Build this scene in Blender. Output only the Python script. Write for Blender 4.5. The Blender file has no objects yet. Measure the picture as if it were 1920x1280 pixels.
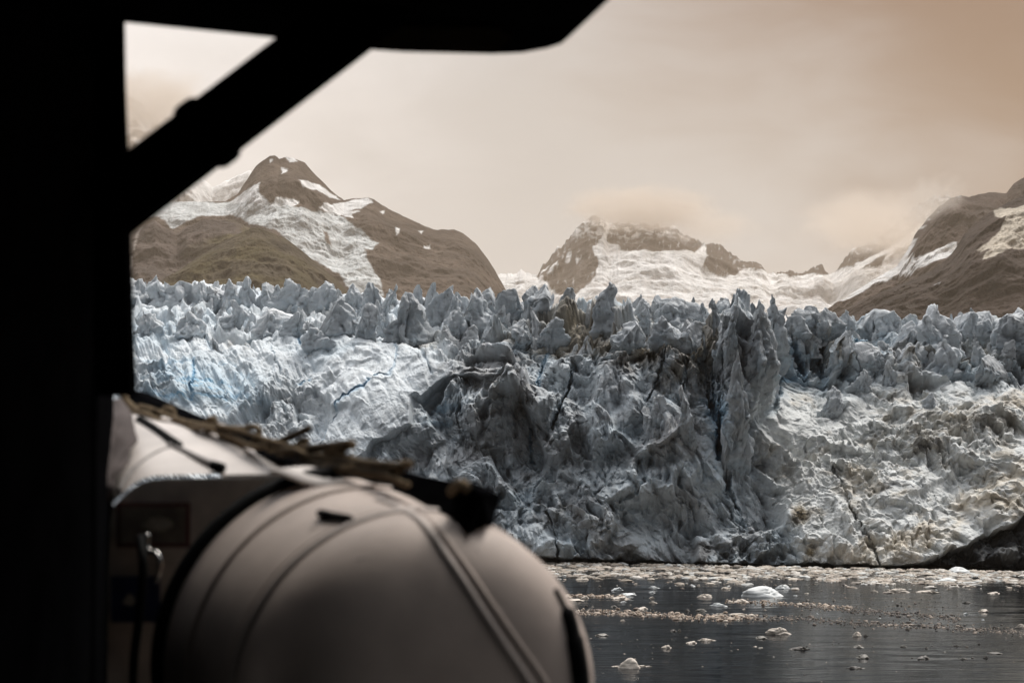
import bpy, math, random
import numpy as np
from mathutils import Vector, Matrix
from mathutils.bvhtree import BVHTree

random.seed(7)
RNG = np.random.default_rng(11)
SC = bpy.context.scene
COL = SC.collection
R = math.radians
F32 = np.float32

# ------------------------------------------------------------------ camera
CAM_H = 35.0                      # a high deck of a cruise ship
FPX = 3733.0                      # focal length in pixels of the 1920 px photo
PITCH = math.atan(100.0 / FPX)
FS = 1.5                          # metres per unit of depth used on the deck
cam_d = bpy.data.cameras.new('camera')
cam = bpy.data.objects.new('camera', cam_d)
COL.objects.link(cam)
cam.location = (0, 0, CAM_H)
cam.rotation_euler = (R(90) + PITCH, 0, 0)
cam_d.sensor_width = 36.0
cam_d.lens = FPX / 1920 * 36
cam_d.clip_start = 0.05
cam_d.clip_end = 60000
cam_d.dof.use_dof = True
cam_d.dof.focus_distance = 430
cam_d.dof.aperture_fstop = 2.9
SC.camera = cam

# ------------------------------------------------------------------ world, sun, exposure
SUN_EL, SUN_AZ = R(58), R(36)     # high, behind the glacier and to the right
world = bpy.data.worlds.new('World')
SC.world = world
world.use_nodes = True
wt = world.node_tree
wt.nodes.clear()


class NT:
    """small helper for writing node trees"""
    def __init__(s, tree):
        s.t = tree

    def n(s, typ, **kw):
        nd = s.t.nodes.new(typ)
        for k, v in kw.items():
            setattr(nd, k, v)
        return nd

    def link(s, a, b):
        s.t.links.new(a, b)

    def val(s, sock, v):
        if hasattr(v, 'is_linked') or hasattr(v, 'links'):
            s.link(v, sock)
        else:
            sock.default_value = v

    def math(s, op, a, b=0.0, c=None, clamp=False):
        nd = s.n('ShaderNodeMath', operation=op, use_clamp=clamp)
        s.val(nd.inputs[0], a)
        s.val(nd.inputs[1], b)
        if c is not None:
            s.val(nd.inputs[2], c)
        return nd.outputs[0]

    def smooth(s, v, a, b, o0=0.0, o1=1.0):
        nd = s.n('ShaderNodeMapRange', interpolation_type='SMOOTHSTEP')
        s.val(nd.inputs[0], v)
        nd.inputs[1].default_value = a
        nd.inputs[2].default_value = b
        nd.inputs[3].default_value = o0
        nd.inputs[4].default_value = o1
        return nd.outputs[0]

    def mix(s, f, a, b, mode='MIX'):
        nd = s.n('ShaderNodeMix', data_type='RGBA', blend_type=mode)
        s.val(nd.inputs[0], f)
        for k, v in ((6, a), (7, b)):
            if isinstance(v, tuple):
                nd.inputs[k].default_value = (v[0], v[1], v[2], 1)
            else:
                s.link(v, nd.inputs[k])
        return nd.outputs[2]

    def noise(s, vec, scale, detail=4, rough=0.55, typ=None, dist=0.0):
        nd = s.n('ShaderNodeTexNoise')
        if typ:
            nd.noise_type = typ
        s.link(vec, nd.inputs['Vector'])
        nd.inputs['Scale'].default_value = scale
        nd.inputs['Detail'].default_value = detail
        nd.inputs['Roughness'].default_value = rough
        nd.inputs['Distortion'].default_value = dist
        return nd.outputs[0]


w = NT(wt)
tc = w.n('ShaderNodeTexCoord')
sep = w.n('ShaderNodeSeparateXYZ')
w.link(tc.outputs['Generated'], sep.inputs[0])
dx, dy, dz = sep.outputs
sky = w.n('ShaderNodeTexSky', sky_type='NISHITA', sun_disc=False)
sky.sun_elevation = SUN_EL
sky.sun_rotation = SUN_AZ
sky.air_density = 1.5
sky.dust_density = 3.0
skyc = w.mix(1.0, sky.outputs[0], (0.09, 0.09, 0.09), 'MULTIPLY')
# the overcast: pale cloud, warm towards the horizon, a brown bank high on the right
mp = w.n('ShaderNodeMapping')
mp.inputs['Scale'].default_value = (1.0, 1.0, 2.6)
w.link(tc.outputs['Generated'], mp.inputs[0])
cl = w.noise(mp.outputs[0], 5.0, 4, 0.5)
cl2 = w.noise(mp.outputs[0], 11.0, 5, 0.55, dist=0.6)
puff = w.math('ADD', w.math('MULTIPLY', cl, 0.6), w.math('MULTIPLY', cl2, 0.4))
pale = (1.0, 0.945, 0.92)
mid = (0.60, 0.558, 0.535)
brown = (0.20, 0.075, 0.014)
xw = w.math('ADD', dx, w.math('MULTIPLY', w.math('SUBTRACT', puff, 0.5), 0.22))
c1 = w.mix(w.smooth(xw, -0.19, 0.02), pale, mid)
low = w.smooth(dz, 0.02, 0.13)                       # a brighter strip over the ridges
c1 = w.mix(low, w.mix(0.45, c1, (0.86, 0.82, 0.795)), c1)
up = w.math('ADD', w.math('MULTIPLY', dz, 1.0), w.math('MULTIPLY', dx, 0.85))
up = w.math('ADD', up, w.math('MULTIPLY', w.math('SUBTRACT', puff, 0.5), 0.30))
c2 = w.mix(w.smooth(up, 0.15, 0.40), c1, brown)
# whiter cloud overhead; unseen sky behind the ship darkened to shade the deck
high = w.smooth(dz, 0.24, 0.55)
c3 = w.mix(high, c2, (1.30, 1.34, 1.39))
behind = w.smooth(w.math('ADD', dy, w.math('MULTIPLY', dz, 0.45)), -0.12, 0.42)
c3 = w.mix(behind, (0.06, 0.062, 0.065), c3)
c4 = w.mix(w.smooth(puff, 0.35, 0.65, 0.0, 0.10), c3, (0.62, 0.57, 0.52))
final = w.mix(0.88, skyc, c4)
bg = w.n('ShaderNodeBackground')
w.link(final, bg.inputs[0])
bg.inputs[1].default_value = 1.0
wo = w.n('ShaderNodeOutputWorld')
w.link(bg.outputs[0], wo.inputs[0])

sun_d = bpy.data.lights.new('sun', 'SUN')
sun = bpy.data.objects.new('sun', sun_d)
COL.objects.link(sun)
sun_d.energy = 2.4
sun_d.angle = R(22)
sun_d.color = (1.0, 0.95, 0.88)
sv = Vector((math.sin(SUN_AZ) * math.cos(SUN_EL), math.cos(SUN_AZ) * math.cos(SUN_EL), math.sin(SUN_EL)))
sun.rotation_euler = sv.to_track_quat('Z', 'Y').to_euler()

SC.view_settings.view_transform = 'Standard'
SC.view_settings.look = 'None'
SC.view_settings.gamma = 1
SC.view_settings.exposure = 0.3
SC.view_settings.use_curve_mapping = False
SC.cycles.volume_bounces = 3
SC.cycles.max_bounces = 6

# ------------------------------------------------------------------ helpers
CA, SA = math.cos(PITCH), math.sin(PITCH)
HOR = 740.0


def P(px, py, d):
    """where a point seen at photo position (px, py) lies when it is d metres deep"""
    a = (np.asarray(px, dtype=np.float64) - 960) / FPX
    b = (640 - np.asarray(py, dtype=np.float64)) / FPX
    d = np.asarray(d, dtype=np.float64)
    return np.stack([a * d, (CA - b * SA) * d, CAM_H + (SA + b * CA) * d], -1)


def G(px, py, z=0.0):
    """the point of the level z seen at photo position (px, py)"""
    b = (640 - py) / FPX
    d = (z - CAM_H) / (SA + b * CA)
    return P(px, py, d)


def D(px, py, d):
    return Vector(P(px, py, d * FS))


def mat(name, col=(0.5, 0.5, 0.5), rough=0.6, attr=None, bump=None, var=0.0, vscale=3.0, metal=0.0, spec=0.5, coat=0.0):
    m = bpy.data.materials.new(name)
    m.use_nodes = True
    t = NT(m.node_tree)
    b = m.node_tree.nodes['Principled BSDF']
    b.inputs['Roughness'].default_value = rough
    b.inputs['Metallic'].default_value = metal
    b.inputs['Specular IOR Level'].default_value = spec
    b.inputs['Coat Weight'].default_value = coat
    co = t.n('ShaderNodeTexCoord').outputs['Object']
    if attr:
        a = t.n('ShaderNodeAttribute', attribute_name=attr)
        c = a.outputs['Color']
    else:
        rgb = t.n('ShaderNodeRGB')
        rgb.outputs[0].default_value = (col[0], col[1], col[2], 1)
        c = rgb.outputs[0]
    if var > 0:
        nz = t.noise(co, vscale, 6, 0.6)
        k = t.smooth(nz, 0.3, 0.7, 1 - var, 1 + var)
        cx = t.n('ShaderNodeCombineXYZ')
        for i in range(3):
            t.link(k, cx.inputs[i])
        c = t.mix(1.0, c, cx.outputs[0], 'MULTIPLY')
    t.link(c, b.inputs['Base Color'])
    if bump:
        prev = None
        for (sc_, dist, st) in bump:
            nz = t.noise(co, sc_, 5, 0.6)
            bp = t.n('ShaderNodeBump')
            bp.inputs['Strength'].default_value = st
            bp.inputs['Distance'].default_value = dist
            t.link(nz, bp.inputs['Height'])
            if prev is not None:
                t.link(prev, bp.inputs['Normal'])
            prev = bp.outputs[0]
        t.link(prev, b.inputs['Normal'])
    return m


def mesh_np(name, V, Fq, m, parent=None, col=None, smooth=True):
    V = np.ascontiguousarray(V.reshape(-1, 3), dtype=F32)
    Fq = np.ascontiguousarray(Fq, dtype=np.int32)
    k = Fq.shape[1]
    me = bpy.data.meshes.new(name)
    me.vertices.add(len(V))
    me.vertices.foreach_set('co', V.ravel())
    me.loops.add(Fq.size)
    me.loops.foreach_set('vertex_index', Fq.ravel())
    me.polygons.add(len(Fq))
    me.polygons.foreach_set('loop_start', np.arange(0, Fq.size, k, dtype=np.int32))
    me.update(calc_edges=True)
    me.polygons.foreach_set('use_smooth', np.full(len(Fq), smooth, dtype=bool))
    if col is not None:
        a = me.color_attributes.new('tint', 'FLOAT_COLOR', 'POINT')
        c4 = np.ones((len(V), 4), dtype=F32)
        c4[:, :3] = col.reshape(-1, 3)
        a.data.foreach_set('color', c4.ravel())
    me.materials.append(m)
    o = bpy.data.objects.new(name, me)
    COL.objects.link(o)
    if parent:
        o.parent = parent
    return o


def grid_faces(n, m, wrap=False):
    i = np.arange(n - 1)[:, None]
    j = np.arange(m if wrap else m - 1)[None, :]
    j2 = (j + 1) % m
    return np.stack([(i * m + j), (i * m + j2), ((i + 1) * m + j2), ((i + 1) * m + j)], -1).reshape(-1, 4)


def mesh_py(name, verts, faces, m, parent=None, smooth=False):
    me = bpy.data.meshes.new(name)
    me.from_pydata([tuple(v) for v in verts], [], faces)
    me.update()
    if smooth:
        me.polygons.foreach_set('use_smooth', [True] * len(me.polygons))
    me.materials.append(m)
    o = bpy.data.objects.new(name, me)
    COL.objects.link(o)
    if parent:
        o.parent = parent
    return o


def bevel(o, wd, seg=3):
    md = o.modifiers.new('bevel', 'BEVEL')
    md.width = wd
    md.segments = seg
    md.limit_method = 'ANGLE'
    md.angle_limit = R(25)
    return o


def prism(name, pts, vec, m, parent=None, bev=0.0):
    """a polygon in space pushed along vec: a solid"""
    n = len(pts)
    vec = Vector(vec)
    v = [Vector(p) for p in pts] + [Vector(p) + vec for p in pts]
    f = [list(range(n)), list(range(2 * n - 1, n - 1, -1))]
    f += [[i, i + n, (i + 1) % n + n, (i + 1) % n] for i in range(n)]
    f = [list(reversed(q)) for q in f]
    o = mesh_py(name, v, f, m, parent)
    import bmesh
    bm = bmesh.new()
    bm.from_mesh(o.data)
    bmesh.ops.recalc_face_normals(bm, faces=bm.faces)
    bm.to_mesh(o.data)
    bm.free()
    if bev:
        bevel(o, bev)
    return o


def box(name, lo, hi, m, parent=None, bev=0.0):
    (x0, y0, z0), (x1, y1, z1) = lo, hi
    return prism(name, [(x0, y0, z0), (x1, y0, z0), (x1, y1, z0), (x0, y1, z0)], (0, 0, z1 - z0), m, parent, bev)


def spline(pts, per=8):
    pts = [Vector(p) for p in pts]
    q = [2 * pts[0] - pts[1]] + pts + [2 * pts[-1] - pts[-2]]
    out = []
    for i in range(1, len(q) - 2):
        a, b, c, d = q[i - 1], q[i], q[i + 1], q[i + 2]
        for k in range(per):
            t = k / per
            out.append(0.5 * ((2 * b) + (c - a) * t + (2 * a - 5 * b + 4 * c - d) * t * t + (3 * b - a - 3 * c + d) * t ** 3))
    out.append(pts[-1])
    return out


def tube(name, pts, r, m, parent=None, seg=10, per=8, twist=0.0, sx=1.0):
    c = spline(pts, per) if per else [Vector(p) for p in pts]
    n = len(c)
    V, Fc = [], []
    side = None
    for i in range(n):
        t = (c[min(i + 1, n - 1)] - c[max(i - 1, 0)]).normalized()
        if side is None:
            side = t.orthogonal().normalized()
        side = (side - t * side.dot(t)).normalized()
        up = t.cross(side)
        rr = r[i * (len(r) - 1) // max(1, n - 1)] if isinstance(r, (list, tuple)) else r
        for k in range(seg):
            a = 2 * math.pi * k / seg
            q = rr * (1 + (twist * math.sin(3 * a + i * 1.3) if twist else 0))
            V.append(c[i] + side * math.cos(a) * q * sx + up * math.sin(a) * q)
    for i in range(n - 1):
        for k in range(seg):
            Fc.append([i * seg + k, i * seg + (k + 1) % seg, (i + 1) * seg + (k + 1) % seg, (i + 1) * seg + k])
    Fc.append(list(range(seg - 1, -1, -1)))
    Fc.append([(n - 1) * seg + k for k in range(seg)])
    return mesh_py(name, V, Fc, m, parent, smooth=True)


def empty(name, loc=(0, 0, 0)):
    o = bpy.data.objects.new(name, None)
    o.empty_display_size = 0.2
    o.location = loc
    COL.objects.link(o)
    return o


def adopt(parent):
    """parts were modelled in world space: keep them there under their thing"""
    bpy.context.view_layer.update()
    inv = Matrix.Translation(parent.location).inverted()
    for ch in parent.children:
        if not ch.get('_adopted'):
            ch.matrix_parent_inverse = inv


def tag(o, label=None, cat=None, group=None, kind=None):
    if label:
        o['label'] = label
    if cat:
        o['category'] = cat
    if group:
        o['group'] = group
    if kind:
        o['kind'] = kind
    return o


# ------------------------------------------------------------------ noise on arrays
def _hash(ix, iy, iz, s):
    with np.errstate(over='ignore'):
        h = ix.astype(np.uint32) * np.uint32(374761393) + iy.astype(np.uint32) * np.uint32(668265263) \
            + iz.astype(np.uint32) * np.uint32(2246822519) + np.uint32((s * 3266489917) & 0xffffffff)
        h ^= h >> np.uint32(15)
        h *= np.uint32(2246822519)
        h ^= h >> np.uint32(13)
        h *= np.uint32(3266489917)
        h ^= h >> np.uint32(16)
    return h


_G = np.array([[1, 1, 0], [-1, 1, 0], [1, -1, 0], [-1, -1, 0], [1, 0, 1], [-1, 0, 1], [1, 0, -1], [-1, 0, -1],
               [0, 1, 1], [0, -1, 1], [0, 1, -1], [0, -1, -1], [1, 1, 0], [-1, 1, 0], [0, -1, 1], [0, -1, -1]], dtype=F32)


def perlin(x, y, z, seed=0):
    x = np.asarray(x, F32)
    y = np.asarray(y, F32)
    z = np.asarray(z, F32)
    fx, fy, fz = np.floor(x), np.floor(y), np.floor(z)
    ix, iy, iz = fx.astype(np.int32), fy.astype(np.int32), fz.astype(np.int32)
    x, y, z = x - fx, y - fy, z - fz
    u, v, q = (t * t * t * (t * (t * 6 - 15) + 10) for t in (x, y, z))
    out = 0
    for a in (0, 1):
        wa = u if a else 1 - u
        for b in (0, 1):
            wb = wa * (v if b else 1 - v)
            for c in (0, 1):
                g = _G[_hash(ix + a, iy + b, iz + c, seed) & np.uint32(15)]
                out = out + wb * (q if c else 1 - q) * (g[..., 0] * (x - a) + g[..., 1] * (y - b) + g[..., 2] * (z - c))
    return out


def fbm(x, y, z, octv=4, seed=0, gain=0.5, ridged=False):
    a, tot, out, f = 1.0, 0.0, 0.0, 1.0
    for o in range(octv):
        n = perlin(x * f + 17.1 * o, y * f + 5.3 * o, z * f - 9.7 * o, seed + o)
        if ridged:
            n = 1 - 2 * np.abs(n) * 1.4
        out = out + a * n
        tot += a
        a *= gain
        f *= 2.03
    return out / tot


def facets(x, y, z, seed=0, tilt=0.9, k=14.0, off=0.5):
    """chiselled blocks: every cell is a plane of its own, edges slightly softened"""
    x = np.asarray(x, F32)
    y = np.asarray(y, F32)
    z = np.asarray(z, F32)
    fx, fy, fz = np.floor(x), np.floor(y), np.floor(z)
    ix, iy, iz = fx.astype(np.int32), fy.astype(np.int32), fz.astype(np.int32)
    num = np.zeros_like(x)
    den = np.full_like(x, 1e-12)
    inv = F32(1 / 1023.0)
    for a in (-1, 0, 1):
        for b in (-1, 0, 1):
            for c in (-1, 0, 1):
                jx, jy, jz = ix + a, iy + b, iz + c
                h = _hash(jx, jy, jz, seed)
                h2 = _hash(jx, jy, jz, seed + 77)
                ex = x - (jx + (h & np.uint32(1023)) * inv)
                ey = y - (jy + ((h >> np.uint32(10)) & np.uint32(1023)) * inv)
                ez = z - (jz + ((h >> np.uint32(20)) & np.uint32(1023)) * inv)
                d2 = ex * ex + ey * ey + ez * ez
                wgt = np.exp(-k * d2)
                gx = (h2 & np.uint32(1023)) * inv - F32(0.5)
                gy = ((h2 >> np.uint32(10)) & np.uint32(1023)) * inv - F32(0.5)
                gz = ((h2 >> np.uint32(20)) & np.uint32(1023)) * inv - F32(0.5)
                o = (((h >> np.uint32(5)) ^ (h2 >> np.uint32(3))) & np.uint32(1023)) * inv - F32(0.5)
                num += wgt * (2 * off * o + 2 * tilt * (gx * ex + gy * ey + gz * ez))
                den += wgt
    return num / den


def sstep(x, a, b):
    t = np.clip((x - a) / (b - a), 0, 1)
    return t * t * (3 - 2 * t)


def seg_dist(px, py, pts):
    d = np.full(np.shape(px), 1e9, dtype=F32)
    for (x0, y0), (x1, y1) in zip(pts[:-1], pts[1:]):
        vx, vy = x1 - x0, y1 - y0
        t = np.clip(((px - x0) * vx + (py - y0) * vy) / (vx * vx + vy * vy + 1e-9), 0, 1)
        d = np.minimum(d, np.hypot(px - x0 - t * vx, py - y0 - t * vy))
    return d


def poly_sd(px, py, pts):
    """signed distance in photo pixels, positive inside"""
    pts = list(pts)
    d = seg_dist(px, py, pts + [pts[0]])
    ins = np.zeros(np.shape(px), bool)
    n = len(pts)
    for i in range(n):
        x0, y0 = pts[i]
        x1, y1 = pts[(i + 1) % n]
        if y0 == y1:
            continue
        c = ((y0 > py) != (y1 > py)) & (px < (x1 - x0) * (py - y0) / (y1 - y0) + x0)
        ins ^= c
    return np.where(ins, d, -d)


def lerp(a, b, t):
    return a + (b - a) * t


def mixc(c, col, f):
    return c + (np.array(col, F32) - c) * np.clip(f, 0, 1)[..., None]


# ------------------------------------------------------------------ water
m_water = bpy.data.materials.new('dark_water')
m_water.use_nodes = True
t = NT(m_water.node_tree)
b = m_water.node_tree.nodes['Principled BSDF']
b.inputs['Base Color'].default_value = (0.010, 0.011, 0.012, 1)
b.inputs['Roughness'].default_value = 0.09
b.inputs['IOR'].default_value = 1.33
b.inputs['Specular IOR Level'].default_value = 0.21
geo = t.n('ShaderNodeNewGeometry')
mp = t.n('ShaderNodeMapping')
mp.inputs['Scale'].default_value = (0.35, 1.0, 1.0)
t.link(geo.outputs['Position'], mp.inputs[0])
n1 = t.noise(mp.outputs[0], 0.9, 3, 0.5)
n2 = t.noise(mp.outputs[0], 0.16, 2, 0.5)
# calm slicks between rippled patches
patch = t.smooth(t.noise(geo.outputs['Position'], 0.015, 3, 0.6), 0.42, 0.62, 0.25, 1.0)
hh = t.math('ADD', t.math('MULTIPLY', t.math('MULTIPLY', n1, 0.10), patch), t.math('MULTIPLY', n2, 0.22))
bp = t.n('ShaderNodeBump')
bp.inputs['Strength'].default_value = 1.0
bp.inputs['Distance'].default_value = 1.0
t.link(hh, bp.inputs['Height'])
t.link(bp.outputs[0], b.inputs['Normal'])
S = 30000
water = mesh_py('water', [(-S, -S, 0), (S, -S, 0), (S, S, 0), (-S, S, 0)], [[0, 1, 2, 3]], m_water)
tag(water, kind='structure')

# ------------------------------------------------------------------ glacier face
m_ice = mat('glacier_ice', rough=0.62, attr='tint', var=0.13, vscale=0.35, spec=0.3,
            bump=[(1.1, 0.55, 0.55), (3.2, 0.22, 0.55)])
glacier = empty('glacier', tuple(P(1100, 1060, 415)))
glacier.location.z = 0
tag(glacier, 'jagged grey and blue white tidewater glacier front rising from the icy water', 'glacier')

STEP = 1.0


def glacier_base(px, py):
    """distance of the unbroken ice surface"""
    cols = [150, 400, 600, 780, 960, 1150, 1300, 1400, 1480, 1560, 1700, 1850, 2050]
    rows = [505, 535, 560, 590, 620, 660, 700, 740, 780, 820, 860, 900, 940, 980, 1020, 1050, 1100]
    T = {
        150: [170, 140, 112, 90, 74, 60, 48, 38, 30, 24, 18, 13, 9, 6, 3, 1, 0],
        400: [170, 140, 112, 90, 72, 58, 46, 35, 29, 22, 17, 12, 8, 5, 3, 1, 0],
        600: [170, 140, 112, 88, 68, 54, 43, 34, 27, 20, 15, 11, 7, 4, 2, 1, 0],
        780: [160, 132, 104, 80, 60, 45, 34, 26, 20, 16, 13, 10, 7, 4, 2, 1, 0],
        960: [160, 128, 92, 66, 46, 33, 26, 21.5, 19.5, 17.5, 15.5, 12.5, 9, 5.5, 2.5, 1, 0],
        1150: [160, 120, 84, 58, 40, 28, 24.5, 22, 20, 18.5, 16, 13, 10, 6, 3, 1, 0],
        1300: [160, 118, 80, 54, 37, 27, 24, 22, 20.5, 18.5, 16, 13, 10, 6.5, 3, 1, 0],
        1400: [160, 118, 78, 50, 34, 27, 25, 23.5, 22, 20, 18, 15, 11, 7, 3.5, 1, 0],
        1480: [160, 130, 100, 78, 62, 54, 50, 46, 39, 32, 26, 20, 14.5, 9, 4.5, 1.5, 0],
        1560: [160, 140, 112, 90, 72, 60, 53, 48, 41, 34, 27, 20.5, 14.5, 9, 4.5, 1.5, 0],
        1700: [160, 140, 118, 97, 80, 66, 56, 48, 41, 33.5, 26, 20, 14, 9, 4.5, 1.5, 0],
        1850: [160, 140, 118, 96, 80, 67, 57, 48.5, 41, 33, 26, 19.5, 14, 9, 4.5, 1.5, 0],
        2050: [160, 140, 118, 96, 80, 67, 57, 48.5, 41, 33, 26, 19.5, 14, 9, 4.5, 1.5, 0],
    }
    ry = np.arange(490, 1110, 1.0)
    rx = np.arange(100, 2060, 4.0)
    tab = np.stack([np.interp(ry, rows, T[c]) for c in cols], 1)
    tab = np.stack([np.interp(rx, cols, tab[i]) for i in range(len(ry))], 0)
    for _ in range(3):                               # soften the table
        kx = np.ones(9) / 9
        tab = np.apply_along_axis(lambda r: np.convolve(np.pad(r, 4, 'edge'), kx, 'valid'), 1, tab)
        tab = np.apply_along_axis(lambda r: np.convolve(np.pad(r, 4, 'edge'), kx, 'valid'), 0, tab)
    fi = np.clip((py - 490.0), 0, len(ry) - 1.001)
    fj = np.clip((px - 100.0) / 4, 0, len(rx) - 1.001)
    i, j = fi.astype(int), fj.astype(int)
    a, c = fi - i, fj - j
    o = tab[i, j] * (1 - a) * (1 - c) + tab[i + 1, j] * a * (1 - c) + tab[i, j + 1] * (1 - a) * c + tab[i + 1, j + 1] * a * c
    db = np.interp(px, [200, 1000, 1500, 1960], [432, 415, 403, 392])
    return db + o


SLAB = [(470, 640), (560, 600), (640, 612), (700, 640), (760, 640), (800, 668), (850, 668), (905, 690), (962, 684), (964, 698), (902, 712),
        (884, 704), (832, 710), (776, 748), (774, 796), (742, 812), (700, 834), (684, 860), (640, 880), (560, 860), (600, 800), (612, 745), (560, 700), (480, 690)]
SHELF = [(890, 690), (940, 668), (966, 690), (962, 700), (905, 716)]
PILLAR = [(1342, 800), (1335, 650), (1372, 590), (1392, 572), (1420, 556), (1446, 590), (1460, 640), (1464, 690), (1440, 752), (1410, 800), (1390, 860), (1364, 860)]
PILLAR2 = [(1100, 860), (1085, 780), (1105, 690), (1130, 640), (1180, 640), (1210, 700), (1215, 780), (1190, 850)]
LENS = [(1640, 1076), (1690, 1060), (1730, 1054), (1765, 1042), (1805, 1018), (1832, 1004), (1862, 996), (1900, 976), (1970, 940), (1990, 1100), (1600, 1100)]
CRACKS = [  # photo polyline, width px, depth m, blueness
    ([(1078, 682), (1062, 730), (1048, 770), (1034, 805)], 2.6, 5, 0.3),
    ([(1252, 636), (1240, 680), (1228, 725), (1214, 752)], 2.2, 3, 0.2),
    ([(1318, 640), (1326, 690), (1332, 735), (1336, 775)], 2.6, 3.5, 0.2),
    ([(1290, 672), (1284, 705), (1280, 735)], 2.6, 3, 0.3),
    ([(1034, 632), (1018, 662), (1010, 700), (1008, 716)], 2.2, 3, 0.6),
    ([(996, 800), (992, 830), (998, 860)], 2.2, 3, 0.5),
    ([(1356, 770), (1350, 810), (1346, 860)], 4, 5, 0.8),
    ([(1345, 660), (1338, 720), (1342, 780)], 3, 3, 0.4),
    ([(1490, 640), (1500, 680), (1510, 712)], 7, 4, 0.5),
    ([(1540, 650), (1538, 690), (1545, 722)], 7, 5, 0.4),
    ([(1390, 800), (1372, 860), (1362, 920), (1380, 960), (1400, 985)], 6, 4, 0.1),
    ([(1352, 690), (1349, 780), (1354, 850), (1372, 920), (1402, 978)], 5, 3.5, 0.15),
    ([(1470, 660), (1462, 720), (1450, 770)], 6, 6, 0.3),
    ([(1565, 875), (1582, 920), (1600, 965), (1640, 1030), (1648, 1058)], 2.4, 2.5, 0.0),
    ([(364, 690), (366, 715), (362, 742)], 2.0, 3.0, 1.0),
    ([(692, 714), (680, 728), (655, 740), (634, 750), (626, 757)], 2.4, 3.0, 0.8),
    ([(624, 764), (606, 788), (606, 806), (592, 832)], 1.3, 1.5, 0.5),
    ([(578, 698), (560, 708)], 2.2, 2.0, 0.8),
    ([(426, 730), (416, 752)], 1.2, 1.0, 0.4),
    ([(376, 614), (394, 636), (416, 666)], 1.6, 1.5, 0.3),
    ([(554, 608), (564, 632)], 2.4, 2.0, 0.9),
    ([(742, 640), (744, 668), (728, 706), (690, 712)], 1.8, 2.0, 0.4),
    ([(776, 640), (790, 664), (806, 690)], 2.4, 2.0, 0.1),
    ([(505, 640), (516, 672), (524, 690)], 1.6, 1.4, 0.1),
    ([(866, 712), (872, 740)], 3, 2.0, 0.1),
    ([(1024, 960), (1040, 1000), (1048, 1050)], 2, 2.0, 0.0),
]

pxs = np.arange(196, 1972, STEP)
# rows: close together all the way, the last ones under water
PX, VV = np.meshgrid(pxs, np.linspace(0, 1, 590))
crest = np.interp(pxs, [190, 300, 640, 740, 800, 960, 1100, 1250, 1400, 1480, 1600, 1700, 1800, 1980], [533, 532, 548, 560, 566, 574, 580, 584, 590, 598, 602, 608, 600, 598])
crest = crest + 9 * perlin(pxs / 26, 0 * pxs, 0 * pxs, 5) + 5 * perlin(pxs / 9, 0 * pxs, 0 * pxs, 6)
PY = 1092 + (crest[None] - 1092) * VV
PX = PX.astype(F32)
PY = PY.astype(F32)

# the surface before the ice is broken up
wob = 9 * perlin(PX / 60, PY / 60, 0 * PX, 3)
wob2 = 9 * perlin(PX / 60, PY / 60, 0 * PX + 5, 4)
WX, WY = PX + wob, PY + wob2
DEP = glacier_base(PX, PY)
sd = poly_sd(PX + wob * 0.25, PY + wob2 * 0.25, SLAB)
slab = sstep(sd, -1, 9)
DEP -= 4.6 * slab * sstep(PX, 520, 680)
sd = poly_sd(WX, WY, PILLAR)
pil = sstep(sd, -2, 20)
DEP -= 5.5 * pil
sd = poly_sd(WX, WY, PILLAR2)
DEP -= 4.5 * sstep(sd, -2, 30)
# hollows of the middle wall and humps of the rubble slope (photo position, size, metres)
for (hx, hy, sx, sy, am) in [(830, 770, 45, 50, 2.5), (1010, 850, 60, 60, 3), (945, 800, 40, 60, -2.5), (1180, 800, 30, 50, 4),
                             (1240, 860, 70, 90, -3), (1530, 690, 80, 34, 9), (1590, 738, 30, 30, -5), (1740, 815, 70, 40, -7), (1690, 850, 60, 25, 3),
                             (1850, 770, 50, 30, -4), (1560, 870, 40, 90, -2.5), (1440, 850, 40, 50, -2), (1740, 640, 60, 30, -8),
                             (1870, 690, 50, 25, -6), (1610, 665, 50, 25, -7), (1100, 950, 110, 40, -3), (1020, 1000, 80, 30, -2),
                             (1320, 1005, 55, 35, 4), (520, 745, 60, 70, -4.5), (360, 760, 90, 30, 3), (300, 720, 50, 40, -4)]:
    DEP += am * np.exp(-(((WX - hx) / sx) ** 2 + ((WY - hy) / sy) ** 2))
lens = sstep(poly_sd(PX + wob * 1.4, PY + wob2 * 1.4, LENS), -2, 8)
DEP += 5 * lens
wl = 740 + CAM_H * FPX / np.interp(PX, [200, 1000, 1500, 1960], [432, 415, 403, 392])   # the waterline
notch = sstep(PY + wob * 0.35, wl - 9, wl - 3)
DEP += 3.0 * notch
# cracks
blue = np.zeros_like(PX)
wob3 = 5 * perlin(PX / 13, PY / 13, 0 * PX, 7) + 2.5 * perlin(PX / 5, PY / 5, 0 * PX, 9)
wob4 = 5 * perlin(PX / 13, PY / 13, 0 * PX + 4, 8)
for pts, wd, dp, bl in CRACKS:
    sd = np.abs(seg_dist(PX + 0.35 * wob + wob3, PY + 0.35 * wob2 + wob4, pts))
    g = np.exp(-(sd / wd) ** 2)
    DEP += dp * g * (0.5 if bl > 0.3 and pts[0][0] < 800 else 1)
    blue = np.maximum(blue, bl * np.exp(-(sd / (wd * 1.5)) ** 2))
B0 = P(PX, PY, DEP).astype(F32)

# normals of the soft surface
Bs = P(PX, PY, glacier_base(PX, PY))
gu = np.gradient(Bs, axis=1)
gv = np.gradient(Bs, axis=0)
N = np.cross(gu, gv)
N /= np.linalg.norm(N, axis=-1, keepdims=True) + 1e-9
if N[..., 1].mean() > 0:
    N = -N
X, Y, Z = B0[..., 0], B0[..., 1], B0[..., 2]

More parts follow.
